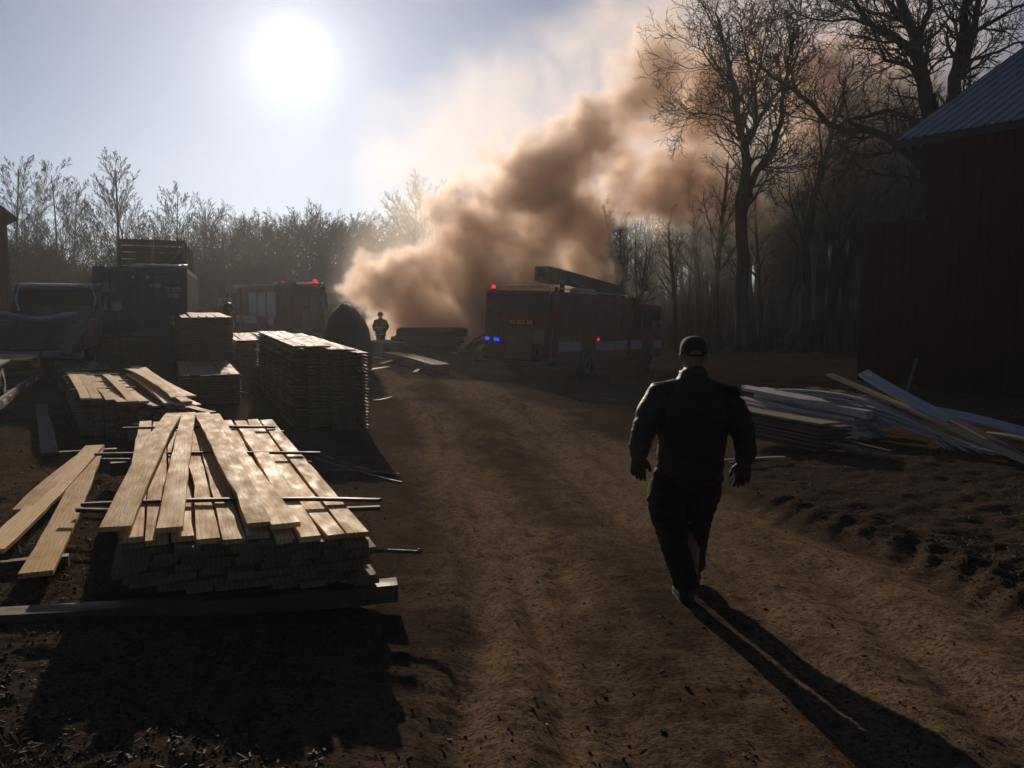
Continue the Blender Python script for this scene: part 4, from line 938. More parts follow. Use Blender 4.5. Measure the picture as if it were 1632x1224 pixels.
def fire_engine(name, label, p, az, W, L, Hb, boom, roll=0):
    e = empty(name, p); tag(e, label, 'fire engine'); on_ground(e, p, az, L * .85, roll); hw = W / 2; yb = L * .62; yr, yf = L * .27, L * .83; r = .53
    mb = MB(); mb.box((0, .35 + (yb - .35) / 2, (Hb + .62) / 2), (W, yb - .35, Hb - .62)); mb.build('body', M['fire_red'], e, bevel=.03)
    mb = MB(); mb.box((0, L * .5, .6), (W * .4, L * .9, .3)); mb.build('chassis', M['black_paint'], e)
    mb = MB()
    for s in (-1, 1):
        mb.box((s * (hw + .004), .35 + (yb - .35) / 2, Hb - .42), (.01, yb - .6, .02)); 
        for q in range(4): mb.box((s * (hw + .004), .6 + q * (yb - .9) / 3.4, (Hb + 1.5) / 2), (.012, .02, Hb - 1.9))
    mb.build('locker_seams', M['dark_steel'], e)
    mb = MB(); c0_, c1_ = yb + .35, L
    prof = [(c0_, .62), (c1_ - .02, .62), (c1_, 1.35), (c1_ - .22, Hb - .32), (c1_ - .4, Hb - .18), (c0_, Hb - .14)]
    mb.loft([[Vector((x, a, b)) for a, b in prof] for x in (-hw, hw)]); cab = mb.build('cab', M['fire_red'], e, bevel=.04)
    mb = MB(); mb.box((0, yb + .18, 1.55), (W * .92, .36, 1.9)); mb.build('pump_panel', M['blue_glass'], e)
    for s in (-1, 1):
        for a0, a1 in ((c0_ + .15, c0_ + 1.1), (c0_ + 1.3, c1_ - .5)):
            mb = MB(); mb.box((s * (hw + .004), (a0 + a1) / 2, Hb - .78), (.02, a1 - a0, .8)); mb.build('window', M['glass'], cab)
            mb = MB(); mb.box((s * (hw + .02), a0 + .1, 1.35), (.03, .16, .05)); mb.build('door_handle', M['bright_steel'], cab)
        mb = MB(); mb.box((s * (hw + .24), c1_ - .45, 2.0), (.2, .09, .42)); mb.cyl((s * hw, c1_ - .45, 2.15), (s * (hw + .2), c1_ - .45, 2.15), .02, 6); mb.build('mirror', M['bright_steel'], cab)
        for a0, a1 in ((.5, yr - .68), (yr + .68, yb - .1), (c0_ + .05, yf - .68), (yf + .68, c1_ - .15)):
            if a1 - a0 < .1: continue
            mb = MB(); mb.box((s * (hw + .006), (a0 + a1) / 2, 1.2), (.014, a1 - a0, .34)); mb.build('white_stripe', M['white_paint'], e)
        for y in (yr, yf):
            mb = MB(); n = 18; rr = r + .14
            ringo = [Vector((s * (hw + .018), y + math.cos(math.pi * k / n) * rr, .55 + math.sin(math.pi * k / n) * rr)) for k in range(n + 1)]
            ringi = [Vector((s * (hw - .3), q.y, q.z)) for q in ringo]
            mb.loft([ringi, ringo]); mb.build('wheel_arch', M['black_paint'], e)
            wheel(e, (s * (hw - .12), y, r), r, .32, s)
        if boom: lamp(e, 'marker_lamp', (s * (hw + .03), yr + .85, 1.45), (.04, .09, .09), M['red_lamp'])
    mb = MB(); mb.box((0, c1_ - .10, Hb - .85), (W * .86, .03, .8), (R(-12), 0, 0)); mb.build('windscreen', M['glass'], cab)
    mb = MB(); mb.box((0, .12, .62), (W + .06, .62, .11)); mb.box((0, .33, .75), (W, .05, .2)); mb.build('rear_step', M['dark_steel'], e, bevel=.015)
    # rear face
    for x, w in ((-hw + .34, .5),):
        mb = MB(); mb.box((x, .335, 1.95), (w, .03, 1.0)); d = mb.build('rear_locker', M['glass'], e)
        mb = MB(); mb.box((x, .325, 1.43), (w, .03, .03)); mb.box((x, .325, 2.47), (w, .03, .03)); mb.build('frame', M['dark_steel'], d)
    mb = MB(); mb.box((0, .33, Hb - .42), (W - .5, .04, .62)); mb.build('hose_bed_flap', M['black_paint'], e)
    mb = MB(); mb.box((.02, .325, 1.25), (.95, .05, 1.05)); mb.build('tan_cover', M['tan_panel'], e, bevel=.01)
    mb = MB(); mb.box((.72, .325, 1.5), (.42, .05, .45)); mb.build('yellow_panel', M['yellow'], e, bevel=.01)
    mb = MB(); mb.box((.05, .31, 1.98), (.98, .05, .2)); pl = mb.build('name_plate', M['dark_steel'], e)
    mb = MB(); x = -.36
    for w_, g_ in ((.09, .03), (.09, .06), (.07, .02), (.1, .03), (.09, .07), (.08, .02), (.09, .03)):
        mb.box((x + w_ / 2, .282, 2.03), (w_, .008, .025)); mb.box((x + .012, .282, 1.985), (.024, .008, .10)); mb.box((x + w_ / 2, .282, 1.94), (w_, .008, .025)); x += w_ + g_
    mb.build('lettering', M['orange_text'], pl)
    for x0, x1 in ((hw - .55, hw - .3), (hw - .16, hw - .06)):
        mb = MB(); mb.tube([(x0, .27, .75), (x0 + .02, .2, .8), (x1, .2, 1.9), (x1, .3, 1.98)], .018, 8); mb.build('grab_rail', M['bright_steel'], e)
    mb = MB(); mb.tube([(-hw - .02, .3, 1.3), (-hw - .05, .25, 1.35), (-hw - .05, .25, 2.3), (-hw - .02, .3, 2.36)], .015, 8); mb.build('grab_rail', M['bright_steel'], e)
    if boom: lamp(e, 'blue_lamp', (-hw + .14, .31, 1.38), (.14, .06, .10), M['blue_lamp']); lamp(e, 'blue_lamp', (-hw + .50, .31, 1.36), (.18, .06, .10), M['blue_lamp'])
    lamp(e, 'tail_lamp', (hw - .75, .31, 1.0), (.12, .05, .12), M['dark_steel'])
    beacon(e, (hw - .18, .55, Hb), M['dark_steel'], .7); lamp(e, 'work_lamp', (-hw + .02, .34, Hb + .02), (.1, .1, .1), M['bright_steel']); lamp(e, 'work_lamp', (hw - .25, .32, Hb - .06), (.1, .1, .08), M['bright_steel'])
    mb = MB(); mb.tube([(-hw + .4, .5, Hb + .02), (-hw + .4, .5, Hb + .14), (hw - .4, .5, Hb + .14), (hw - .4, .5, Hb + .02)], .02, 8); mb.tube([(hw - .05, .5, Hb + .02), (hw - .05, .5, Hb + .1), (hw - .05, yb - .2, Hb + .1), (hw - .05, yb - .2, Hb + .02)], .018, 8); mb.build('roof_rail', M['bright_steel'], e)
    mb = MB(); mb.box((0, c0_ + 1.5, Hb - .06), (W * .75, .3, .14)); mb.build('light_bar', M['dark_steel' if boom else 'bright_steel'], cab, bevel=.03)
    lamp(cab, 'light_bar_lens', (W * .3, c0_ + 1.5, Hb + .05), (.3, .2, .1), M['fire_red'])
    if boom: beacon(e, (-hw + .18, .55, Hb), M['red_lamp'], .8)
    if boom:
        bx = .55
        mb = MB()
        for s in (-1, 1):
            mb.bar((bx + s * .2, 1.5, Hb + .62), (bx + s * .2, yb + .6, Hb + .30), .07, .42)
            for q in range(9): mb.bar((bx - .2, 1.7 + q * .6, Hb + .6 - q * .035), (bx + .2, 1.7 + q * .6, Hb + .6 - q * .035), .05, .05)
        mb.bar((bx, 1.5, Hb + .79), (bx, yb + .6, Hb + .47), .42, .05)
        b = mb.build('boom', M['black_paint'], e)
        mb = MB(); mb.bar((bx, .75, Hb + .60), (bx, 2.05, Hb + .54), .62, .5); mb.build('boom_head', M['yellow'], b, bevel=.04)
        mb = MB(); mb.box((bx - .02, .735, Hb + .62), (.2, .02, .2)); mb.build('blue_badge', M['blue_glass'], b)
        mb = MB(); mb.cyl((bx, yb - .4, Hb - .05), (bx, yb - .4, Hb + .25), .45, 20); mb.build('turntable', M['dark_steel'], e)
        mb = MB(); mb.cyl((bx, 2.4, Hb - .05), (bx, 2.4, Hb + .34), .09, 8); mb.build('boom_rest', M['dark_steel'], e)
        mb = MB(); mb.box((bx + .3, 3.6, Hb + .12), (.5, 1.6, .22), None, 0, (.8, .75)); mb.build('roof_box', M['white_paint'], e)
    else:
        for q in range(3):
            for s in (-1, 1):
                mb = MB(); mb.box((s * (hw + .012), .75 + q * 1.1, 1.95), (.03, .95, 1.1)); mb.build('roller_shutter', M['bright_steel'], e)
        for q in range(4): lamp(e, 'roof_fitting', (-.9 + q * .55, 1.0 + q * .9, Hb + .06), (.14, .14, .14), M['bright_steel'])
        mb = MB(); mb.box((-.3, 2.6, Hb + .05), (.9, 3.0, .12)); mb.build('hose_bed', M['dark_steel'], e)
        beacon(e, (hw - .4, c0_ - .5, Hb), M['red_lamp'], 1.0); beacon(e, (hw - .35, .7, Hb), M['red_lamp'], 1.2)
        for x in (-.2, .62):
            mb = MB(); mb.box((x, .28, 1.6), (.5, .04, 1.5), (0, R(3), 0)); mb.build('open_red_door', M['fire_red'], e)
    return e
TH = R(28); W1 = 2.75
cr = at(877, 600, 28.9); pc = Vector((cr.x - W1 / 2 * math.cos(TH), 28.9 + W1 / 2 * math.sin(TH), 0))
fire_engine('fire_engine', 'dark red fire engine with a yellow-headed boom and blue rear lamps', pc, TH, W1, 11.3, 3.04, True, R(1.2))
TH2 = R(-38); cr = at(526, 560, 41.5); pc = Vector((cr.x - 1.25 * math.cos(TH2), 41.5 + 1.25 * math.sin(TH2), 0))
fire_engine('fire_engine', 'smaller hazy fire engine with two red beacons and red rear panels', pc, TH2, 2.5, 7.0, 2.85, False)

# container, slatted body, pickup, trailer, covered load
def container():
    f = at(150, 560, 23.4); az = R(-17); e = empty('shipping_container', f); on_ground(e, f, az, 5.9, R(.8)); tag(e, 'dark blue container with stickers on its shut double doors', 'container'); W, Hc = 2.36, 2.46
    f2 = MB()
    def corr(o, ax, up, L, Hh, nn):
        k = int(L / .28); pr = []
        for i in range(k): 
            for dx, h in ((0, 0), (.10, 0), (.14, .036), (.24, .036)): pr.append((i * L / k + dx, h))
        pr.append((L, 0)); o, ax, up, nn = Vector(o), Vector(ax), Vector(up), Vector(nn)
        f2.add([o + ax * a + nn * (b - .04) + up * (Hh * s) for s in (0, 1) for a, b in pr], [(i, i + 1, len(pr) + i + 1, len(pr) + i) for i in range(len(pr) - 1)])
    corr((W, 0, .1), (0, 1, 0), (0, 0, 1), 6, Hc - .2, (1, 0, 0)); corr((0, 6, .1), (0, -1, 0), (0, 0, 1), 6, Hc - .2, (-1, 0, 0)); f2.box((W / 2, 3, Hc - .08), (W - .06, 5.9, .05)); f2.box((W / 2, 3, .12), (W - .06, 5.9, .1)); f2.box((W / 2, 5.97, Hc / 2), (W - .1, .04, Hc - .1))
    f2.build('side_panels', M['container_blue'], e)
    mb = MB()
    for x in (.06, W - .06):
        for y in (.06, 5.94): mb.box((x, y, Hc / 2), (.12, .12, Hc))
    for z in (.07, Hc - .06):
        for y in (.05, 5.95): mb.box((W / 2, y, z), (W - .24, .1, .12))
        for x in (.05, W - .05): mb.box((x, 3, z), (.1, 5.76, .12))
    mb.build('frame', M['container_blue'], e)
    for x0 in (.13, W / 2 + .005):
        w = W / 2 - .135; mb = MB(); mb.box((x0 + w / 2, .03, Hc / 2), (w, .05, Hc - .26))
        for q in range(4): mb.box((x0 + w / 2, .002, .35 + q * .55), (w - .1, .012, .22))
        d = mb.build('door', M['container_blue'], e)
        for xx in (.3, .72):
            mb = MB(); mb.cyl((x0 + w * xx, -.03, .14), (x0 + w * xx, -.03, Hc - .14), .017, 8); mb.box((x0 + w * xx, -.045, 1.05), (.26, .03, .05))
            mb.build('lock_rod', M['dark_steel'], d)
        for z in (.4, 1.2, 2.1):
            mb = MB(); mb.cyl((x0 + (0 if x0 < 1 else w), -.01, z - .07), (x0 + (0 if x0 < 1 else w), -.01, z + .07), .02, 8); mb.build('hinge', M['dark_steel'], d)
    def decal(x, z, a, b, m):
        mb = MB(); n = 28; mb.add([(x + a * math.cos(2 * math.pi * k / n), yy, z + b * math.sin(2 * math.pi * k / n)) for yy in (-.012, -.018) for k in range(n)], [tuple(range(n)), tuple(range(2 * n - 1, n - 1, -1))] + [(k, n + k, n + (k + 1) % n, (k + 1) % n) for k in range(n)]); mb.build('decal', m, e)
    decal(.34, 1.92, .25, .16, M['pale_decal']); decal(.34, 1.22, .1, .1, M['pale_decal'])
    for x, z, w, h in ((1.55, 1.98, .26, .1), (1.98, 1.92, .42, .06), (1.98, 1.84, .36, .04), (1.92, 1.72, .1, .13), (2.06, 1.72, .12, .13), (1.0, 2.2, .08, .1), (1.36, 2.2, .08, .1), (1.95, 1.05, .1, .25)):
        mb = MB(); mb.box((x, -.012, z), (w, .008, h)); mb.build('sign_plate', M['pale_decal'], e)
    return e, Hc
M['container_blue'] = mat('faded_blue_paint', (.05, .075, .19), .6, .4, col2=(.07, .075, .13), scale=1.6, bump=.1, bscale=6)
M['pale_decal'] = mat('pale_sticker', (.30, .29, .33), .6, .4, col2=(.2, .2, .24), scale=9)
M['grey_paint'] = mat('blue_grey_paint', (.07, .072, .10), .5, .5, col2=(.045, .047, .066), scale=2)
M['tarp'] = mat('dark_tarpaulin', (.028, .033, .05), .6, .4, col2=(.02, .022, .033), scale=3, bump=.3, bscale=5)
M['pale_sheet'] = mat('pale_plastic_sheet', (.65, .58, .46), .35, .5, col2=(.45, .4, .33), scale=4)
M['slat_wood'] = mat('dark_slats', (.055, .05, .05), .85, .2, col2=(.03, .028, .03), scale=3, stretch=(1, 1, 6))
M['red_tape'] = mat('red_reflective_tape', (.45, .03, .03), .4, .5); M['white_tape'] = mat('white_reflective_tape', (.7, .7, .68), .4, .5)
con, HC = container()
cm = con.matrix_world
for i, (x0, x1, y, r) in enumerate(((.95, 2.2, .35, .06), (1.2, 2.32, .62, .07))):
    rg = random.Random(i); mb = MB(); mb.tube([(x0 + (x1 - x0) * q / 9, y + rg.gauss(0, .02), rg.gauss(0, .008)) for q in range(10)], [r * rg.uniform(.8, 1.15) for q in range(10)], 9)
    o = mb.build('rolled_sheet', M['pale_sheet'], smooth=True); o.matrix_world = cm @ Matrix.Translation((0, 0, HC + r - .01)); tag(o, 'front pale rolled sheet lying on the container roof' if i == 0 else 'thicker pale rolled sheet behind the other on the container roof', 'sheet roll')
def slat_truck():
    f = at(190, 480, 31.0); e = empty('slatted_trailer', f); az = R(-17); on_ground(e, f, az, 5, R(1.2)); tag(e, 'high dark slatted trailer body rising behind the container', 'trailer'); W = 2.15; top = 1.85 + 80 * 31 / F - e.location.z
    mb = MB()
    z = 1.0
    while z < top - .1:
        h = .2; mb.box((W / 2, 0, z + h / 2), (W, .03, h)); mb.box((W / 2, 5, z + h / 2), (W, .03, h))
        for x in (0, W): mb.box((x, 2.5, z + h / 2), (.03, 4.96, h))
        z += h + .035
    mb.build('slat_sides', M['slat_wood'], e)
    for x in (.05, W / 2, W - .05):
        mb = MB(); mb.box((x, -.04, (top + .95) / 2), (.08, .05, top - .95)); mb.build('post', M['dark_steel'], e)
    for x in (-.04, W + .04):
        for y in (.1, 1.7, 3.3, 4.9):
            mb = MB(); mb.box((x, y, (top + .95) / 2), (.05, .08, top - .95)); mb.build('post', M['dark_steel'], e)
    mb = MB(); mb.bar((.1, -.08, 1.1), (W - .1, -.08, top - .2), .03, .08); mb.build('brace', M['dark_steel'], e)
    mb = MB(); mb.box((W / 2, 2.5, .92), (W, 5.1, .14)); mb.box((W / 2, 6, .85), (.2, 2, .12)); mb.build('bed', M['dark_steel'], e)
    for s, x in ((-1, .12), (1, W - .12)):
        for y in (1.6, 2.6): wheel(e, (x, y, .42), .42, .26, s)
slat_truck()
def pickup():
    f = at(50, 545, 19.0); az = R(-16); e = empty('pickup_truck', f); on_ground(e, f, az, 5.0, R(1)); tag(e, 'old pickup truck with pale blue-grey bed seen from behind', 'pickup'); e.matrix_world = e.matrix_world @ Matrix.Scale(1.12, 4); hw = .92
    mb = MB()
    for s in (-1, 1): mb.box((s * (hw - .05), 1.1, .85), (.1, 2.2, .55))
    mb.box((0, 2.18, .85), (2 * hw - .2, .06, .55)); mb.box((0, 1.1, .6), (2 * hw - .2, 2.2, .06)); mb.build('bed', M['grey_paint'], e, bevel=.03)
    mb = MB(); mb.box((0, .02, .86), (2 * hw - .16, .06, .56)); tg = mb.build('tailgate', M['grey_paint'], e, bevel=.02)
    mb = MB(); mb.box((0, -.02, 1.0), (.22, .02, .07)); mb.build('handle', M['dark_steel'], tg)
    mb = MB(); mb.box((0, -.1, .5), (2 * hw, .14, .16)); mb.build('bumper', M['bright_steel'], e, bevel=.03)
    prof = [(2.28, .6), (4.9, .6), (4.95, .95), (3.9, 1.18), (3.45, 1.72), (3.2, 1.80), (2.55, 1.80), (2.36, 1.70), (2.28, 1.2)]
    mb = MB(); mb.loft([[Vector((x * (1 if z < 1.25 else .88), y, z)) for y, z in prof] for x in (-hw, -hw * .97, hw * .97, hw)]); cab = mb.build('cab', M['grey_paint'], e, bevel=.04)
    mb = MB(); mb.box((0, 2.30, 1.45), (1.42, .03, .44), (R(8), 0, 0)); mb.build('rear_window', M['glass'], cab, bevel=.01)
    mb = MB(); mb.tube([(-.72, 2.27, 1.22), (-.78, 2.29, 1.5), (-.70, 2.33, 1.76), (.70, 2.33, 1.76), (.78, 2.29, 1.5), (.72, 2.27, 1.22)], .022, 8); mb.build('window_trim', M['bright_steel'], cab)
    for s in (-1, 1):
        mb = MB(); mb.box((s * (hw - .05), 3.0, 1.42), (.03, .8, .42)); mb.build('side_window', M['glass'], cab)
        mb = MB(); mb.box((s * (hw + .12), 3.5, 1.3), (.2, .08, .2)); mb.build('mirror', M['bright_steel'], cab)
        mb = MB(); mb.box((s * (hw - .06), -.03, .85), (.12, .05, .3)); mb.build('tail_lamp', M['fire_red'], e)
        for y in (1.0, 4.1): wheel(e, (s * (hw - .13), y, .36), .36, .24, s)
    mb = MB(); rg = random.Random(3); gx = 8; vs = []; 
    for j in range(5):
        for i in range(gx + 1): vs.append((-.75 + 1.5 * i / gx, .15 + 1.9 * j / 4, 1.12 + .06 * math.sin(i * .9 + j) + rg.gauss(0, .015) + (.10 if j in (1, 2) else 0)))
    fs = [(j * (gx + 1) + i, j * (gx + 1) + i + 1, (j + 1) * (gx + 1) + i + 1, (j + 1) * (gx + 1) + i) for j in range(4) for i in range(gx)]
    mb.add(vs, fs); o = mb.build('cover_sheet', M['grey_paint'], smooth=True); o.matrix_world = e.matrix_world.copy(); sd = o.modifiers.new('thick', 'SOLIDIFY'); sd.thickness = .02
    tag(o, 'pale sheet draped over the load in the pickup bed', 'sheet')
pickup()
def trailer():
    az = R(-22); f = onz(-60, 672, .3); e = empty('flatbed_trailer', f); on_ground(e, f, az, 6, 0); tag(e, 'low flatbed trailer with red and white reflective tape along its side rail', 'trailer'); W, L, zd = 2.1, 8.4, .40
    mb = MB()
    for x in (0, -W): mb.box((x, L / 2, zd - .06), (.06, L, .14))
    mb.box((-W / 2, L - .04, zd - .06), (W - .06, .06, .14)); mb.box((-W / 2, .04, zd - .06), (W - .06, .06, .14)); fr = mb.build('frame', M['trailer_paint'], e)
    for q in range(7):
        mb = MB(); mb.box((-W / 2, .8 + q * 1.12, zd - .05), (W - .08, .09, .08)); mb.build('crossmember', M['trailer_paint'], e)
    for q in range(12):
        mb = MB(); mb.box((.034, .35 + q * .66, zd - .06), (.008, .33, .07)); mb.build('reflective_tape', M['red_tape'] if q % 2 else M['white_tape'], fr)
    mb = MB(); mb.tube([(-.03, L - .02, zd), (-.03, L - .02, zd + .42), (-W + .03, L - .02, zd + .42), (-W + .03, L - .02, zd)], .03, 8); mb.build('head_rail', M['trailer_paint'], e)
    mb = MB(); mb.bar((-.1, L, zd - .06), (-W / 2, L + 1.4, zd - .06), .08, .1); mb.bar((-W + .1, L, zd - .06), (-W / 2, L + 1.4, zd - .06), .08, .1); mb.build('drawbar', M['trailer_paint'], e)
    for y in (3.1, 3.95):
        for s, x in ((1, -.22), (-1, -W + .22)): wheel(e, (x - s * .02, y, .42), .40, .24, s)
    mb = MB(); mb.box((-.22, 3.52, .87), (.34, 1.7, .03)); mb.build('mudguard', M['trailer_paint'], e)
    return e, W, L, zd
M['trailer_paint'] = mat('worn_grey_trailer_paint', (.16, .15, .14), .5, .5, col2=(.09, .08, .075), scale=6)
tr, TW_, TL_, TZ_ = trailer()
tm = tr.matrix_world
for k in range(7):
    for j in range(8):
        a = tm @ Vector((.05 + rnd.gauss(0, .02), 6.2 + j * .16, TZ_ + .08 + k * .045)); b = a + (tm.to_3x3() @ Vector((-2.3 - rnd.random() * .2, 0, 0)))
        board(a, b, .15, .035, 'pine' if k == 6 else 'pine_edge', 'board in the crosswise load at the front of the trailer', 'crosswise boards on the trailer')
def beam(px0, py0, Y0, px1, py1, Y1, w, t, m, label):
    a, b = at(px0, py0, Y0), at(px1, py1, Y1); return board(a, b, w, t, m, label, name='leaning_plank', cat='plank')
beam(104, 566, 18.6, 140, 488, 19.6, .3, .06, 'old_board', 'wide dark plank leaning up between the pickup and the container')
def tarp_load():
    f = at(554, 560, 27.0); e = empty('covered_load', f); e.location.z = T(f.x, f.y); tag(e, 'peaked load under a dark blue tarpaulin behind the tall stack', 'covered load'); rg = random.Random(4); rings = []
    for z, a, b in ((0, .66, .9), (.3, .68, .92), (.8, .66, .9), (1.25, .62, .85), (1.58, .50, .75), (1.85, .30, .6), (2.0, .12, .4), (2.05, .03, .2)):
        n = 22; rings.append([Vector((a * math.copysign(abs(math.cos(t)) ** .7, math.cos(t)) * (1 + .05 * math.sin(t * 5 + z)) + (.1 * z - .12) * (z > 1.1) * -.5, b * math.copysign(abs(math.sin(t)) ** .7, math.sin(t)), z + .015 * rg.gauss(0, 1))) for t in (2 * math.pi * k / n for k in range(n))])
    mb = MB(); mb.loft(rings); o = mb.build('tarpaulin', M['tarp'], e, smooth=True)
    mb = MB(); n = 24
    for z in (.55,): mb.tube([(.70 * math.cos(2 * math.pi * k / n), .95 * math.sin(2 * math.pi * k / n), z + .03 * math.sin(k)) for k in range(n + 1)], .014, 6)
    mb.build('tie_rope', M['old_board'], e)
tarp_load()
# dark log pile at the foot of the smoke
lg = at(655, 545, 43.0); lz = T(lg.x, lg.y); M['charred'] = mat('charred_bark', (.03, .026, .024), .9, .2, col2=(.06, .045, .035), scale=8, bump=.5, bscale=12)
for row, n in enumerate((7, 6, 5)):
    for i in range(n):
        r = rnd.uniform(.19, .25); mb = MB(); pts = [(0, 0, 0), (1.2, rnd.gauss(0, .03), rnd.gauss(0, .02)), (2.4, rnd.gauss(0, .05), rnd.gauss(0, .03)), (3.4, 0, 0)]; mb.tube(pts, [r, r * .97, r * .93, r * .88], 10)
        o = mb.build('log', M['charred'], smooth=False); o.location = (lg.x - 1.1 + .22 * row, lg.y - .6 + (i + row * .5) * .44, lz + .2 + row * .37); o.rotation_euler = (0, 0, R(-8) + rnd.gauss(0, .03)); tag(o, 'dark log in the smouldering pile beside the firefighter', 'log', 'logs in the dark pile')
for i in range(9):
    a = Vector((lg.x + rnd.uniform(2.6, 4.6), lg.y + rnd.uniform(-1.2, .8), lz + .1)); b = a + Vector((rnd.uniform(.2, 1.6), rnd.uniform(-.6, .6), rnd.uniform(.25, .8)))
    mb = MB(); mb.tube([Vector((0, 0, 0)), (b - a) * .5 + Vector((0, 0, .08)), b - a], [.11, .09, .05], 7); o = mb.build('charred_branch', M['charred']); o.location = a; tag(o, 'charred branch sticking out at the end of the dark pile', 'branch', 'charred branches')

# ---------------------------------------------------------------- people
def fuse(mb, name, m, parent, vox=.012, smooth=4, wrinkle=None, sub=False):
    """melt overlapping lofts into one continuous skin"""
    me = mb.mesh(name, m); o = bpy.data.objects.new(name, me); COL.objects.link(o)
    r = o.modifiers.new('fuse', 'REMESH'); r.mode = 'VOXEL'; r.voxel_size = vox; r.use_smooth_shade = True
    s = o.modifiers.new('soft', 'SMOOTH'); s.factor = .5; s.iterations = smooth
    dg = bpy.context.evaluated_depsgraph_get(); dg.update()
    new = bpy.data.meshes.new_from_object(o.evaluated_get(dg)); o.modifiers.clear(); o.data = new; bpy.data.meshes.remove(me)
    if not new.materials: new.materials.append(m)
    if wrinkle:
        n = len(new.vertices); co = np.empty(n * 3, np.float32); new.vertices.foreach_get('co', co); co = co.reshape(-1, 3)
        no = np.empty(n * 3, np.float32); new.vertices.foreach_get('normal', no); no = no.reshape(-1, 3)
        d = wrinkle(co); co = co + no * d[:, None]; new.vertices.foreach_set('co', co.ravel()); new.update()
    new.polygons.foreach_set('use_smooth', [True] * len(new.polygons))
    o.parent = parent; return o
def cloth(name, c, c2, rough=.8, spec=.25, sheen=0):
    m = mat(name, c, rough, spec, col2=c2, scale=14, bump=.25, bscale=120)
    if sheen: m.node_tree.nodes['Principled BSDF'].inputs['Sheen Weight'].default_value = sheen
    return m
M['jacket'] = cloth('dark_jacket_cloth', (.006, .0062, .008), (.009, .009, .011), .55, .25)
M['trousers'] = cloth('dark_trouser_cloth', (.006, .007, .010), (.009, .010, .014), .8, .15)
M['glove'] = cloth('black_glove', (.010, .010, .011), (.018, .017, .016), .6, .35)
M['boot'] = cloth('black_boot', (.012, .011, .010), (.03, .024, .018), .5, .4)
M['cap'] = cloth('black_cap', (.012, .012, .014), (.02, .02, .022), .8, .3)
M['skin'] = mat('skin', (.36, .19, .13), .5, .4, col2=(.30, .14, .095), scale=25)
M['skin'].node_tree.nodes['Principled BSDF'].inputs['Subsurface Weight'].default_value = .15
M['hair'] = mat('grey_hair', (.2, .17, .15), .7, .3, col2=(.11, .09, .08), scale=90)
V = Vector
def hand(mb, wrist, down, palm_n, thumb_dir, s=1.0, curl=.5, r=1.0):
    """gloved hand hanging from the wrist: palm, four unequal bent fingers, thumb from the side near the palm's base"""
    down = V(down).normalized(); pn = V(palm_n); pn = (pn - down * pn.dot(down)).normalized(); td = V(thumb_dir); td = (td - down * td.dot(down)); td = (td - pn * td.dot(pn)).normalized(); w = V(wrist)
    mb.limb([(w - down * .05 * s, .034 * s * r, .026 * s * r), (w, .033 * s * r, .024 * s * r), (w + down * .04 * s, .042 * s * r, .021 * s * r), (w + down * .085 * s, .044 * s * r, .018 * s * r), (w + down * .1 * s, .041 * s * r, .014 * s * r)], td, 14)
    for k, (off, L) in enumerate(((.031, .076), (.0105, .084), (-.010, .079), (-.030, .062))):
        b = w + down * .092 * s + td * off * s * 1.12 * r; d = (down + td * off * 1.6).normalized(); P = [b - down * .02 * s, b]; a = 0
        for q, f in enumerate((.45, .32, .23)):
            a += curl * (.25, .55, .5)[q] * (1 + .12 * k); dd = d * math.cos(a) + pn * math.sin(a); P.append(P[-1] + dd * L * f * s)
        mb.tube(P, [x * s * r for x in (.0095, .0108, .0104, .0098, .0078)], 8)
        mb.ball(P[-1], .0078 * s * r, 8, 5)
    b = w + down * .022 * s + td * .028 * s * r
    P = [b - td * .012 * s, b, b + (td * .72 + down * .7 + pn * .2) * .038 * s, b + (td * .72 + down * .7 + pn * .2) * .038 * s + (td * .30 + down * .95 + pn * .3).normalized() * .032 * s, b + (td * .72 + down * .7 + pn * .2) * .038 * s + (td * .2 + down * .95 + pn * .35).normalized() * .056 * s]
    mb.tube(P, [x * s * r for x in (.015, .0155, .0135, .0118, .0085)], 8); mb.ball(P[-1], .0085 * s * r, 8, 5)
def head(mb, c, fwd=(0, 1, 0)):
    """head with face; c: centre"""
    c = V(c); f = V(fwd).normalized(); u = V((0, 0, 1)); r = f.cross(u).normalized()
    P = lambda x, y, z: c + r * x + f * y + u * z
    mb.limb([(P(0, -.012, -.118), .045, .05), (P(0, .006, -.09), .058, .072), (P(0, .006, -.05), .068, .088), (P(0, 0, 0), .076, .098), (P(0, -.004, .05), .076, .098), (P(0, -.008, .085), .062, .082), (P(0, -.01, .108), .034, .046)], r, 18)
    mb.limb([(P(0, .092, .018), .009, .01), (P(0, .106, -.012), .013, .016), (P(0, .094, -.026), .017, .012)], r, 8)       # nose
    mb.limb([(P(0, .07, -.085), .032, .02), (P(0, .078, -.105), .024, .018)], r, 8)                                   # chin
    for s in (-1, 1):
        mb.ball(P(.033 * s, .082, .016), (.015, .011, .009), 8, 5); mb.ball(P(.034 * s, .086, .036), (.024, .012, .007), 8, 5)
        mb.limb([(P(.078 * s, -.012, .026), .008, .018), (P(.088 * s, -.02, .012), .008, .024), (P(.086 * s, -.016, -.014), .008, .02), (P(.079 * s, -.004, -.032), .007, .011)], r, 8)   # ear
    mb.ball(P(0, .09, -.052), (.026, .009, .008), 10, 5)
def fold(seed, amp, f=(9, 9, 22)):
    def w(co):
        a = fbm(co[:, 0] * f[0] + co[:, 2] * 6, co[:, 2] * f[2] + co[:, 1] * f[1], seed, 3) - .5
        return amp * (1 - np.abs(a) * 4).clip(-1, 1)
    return w
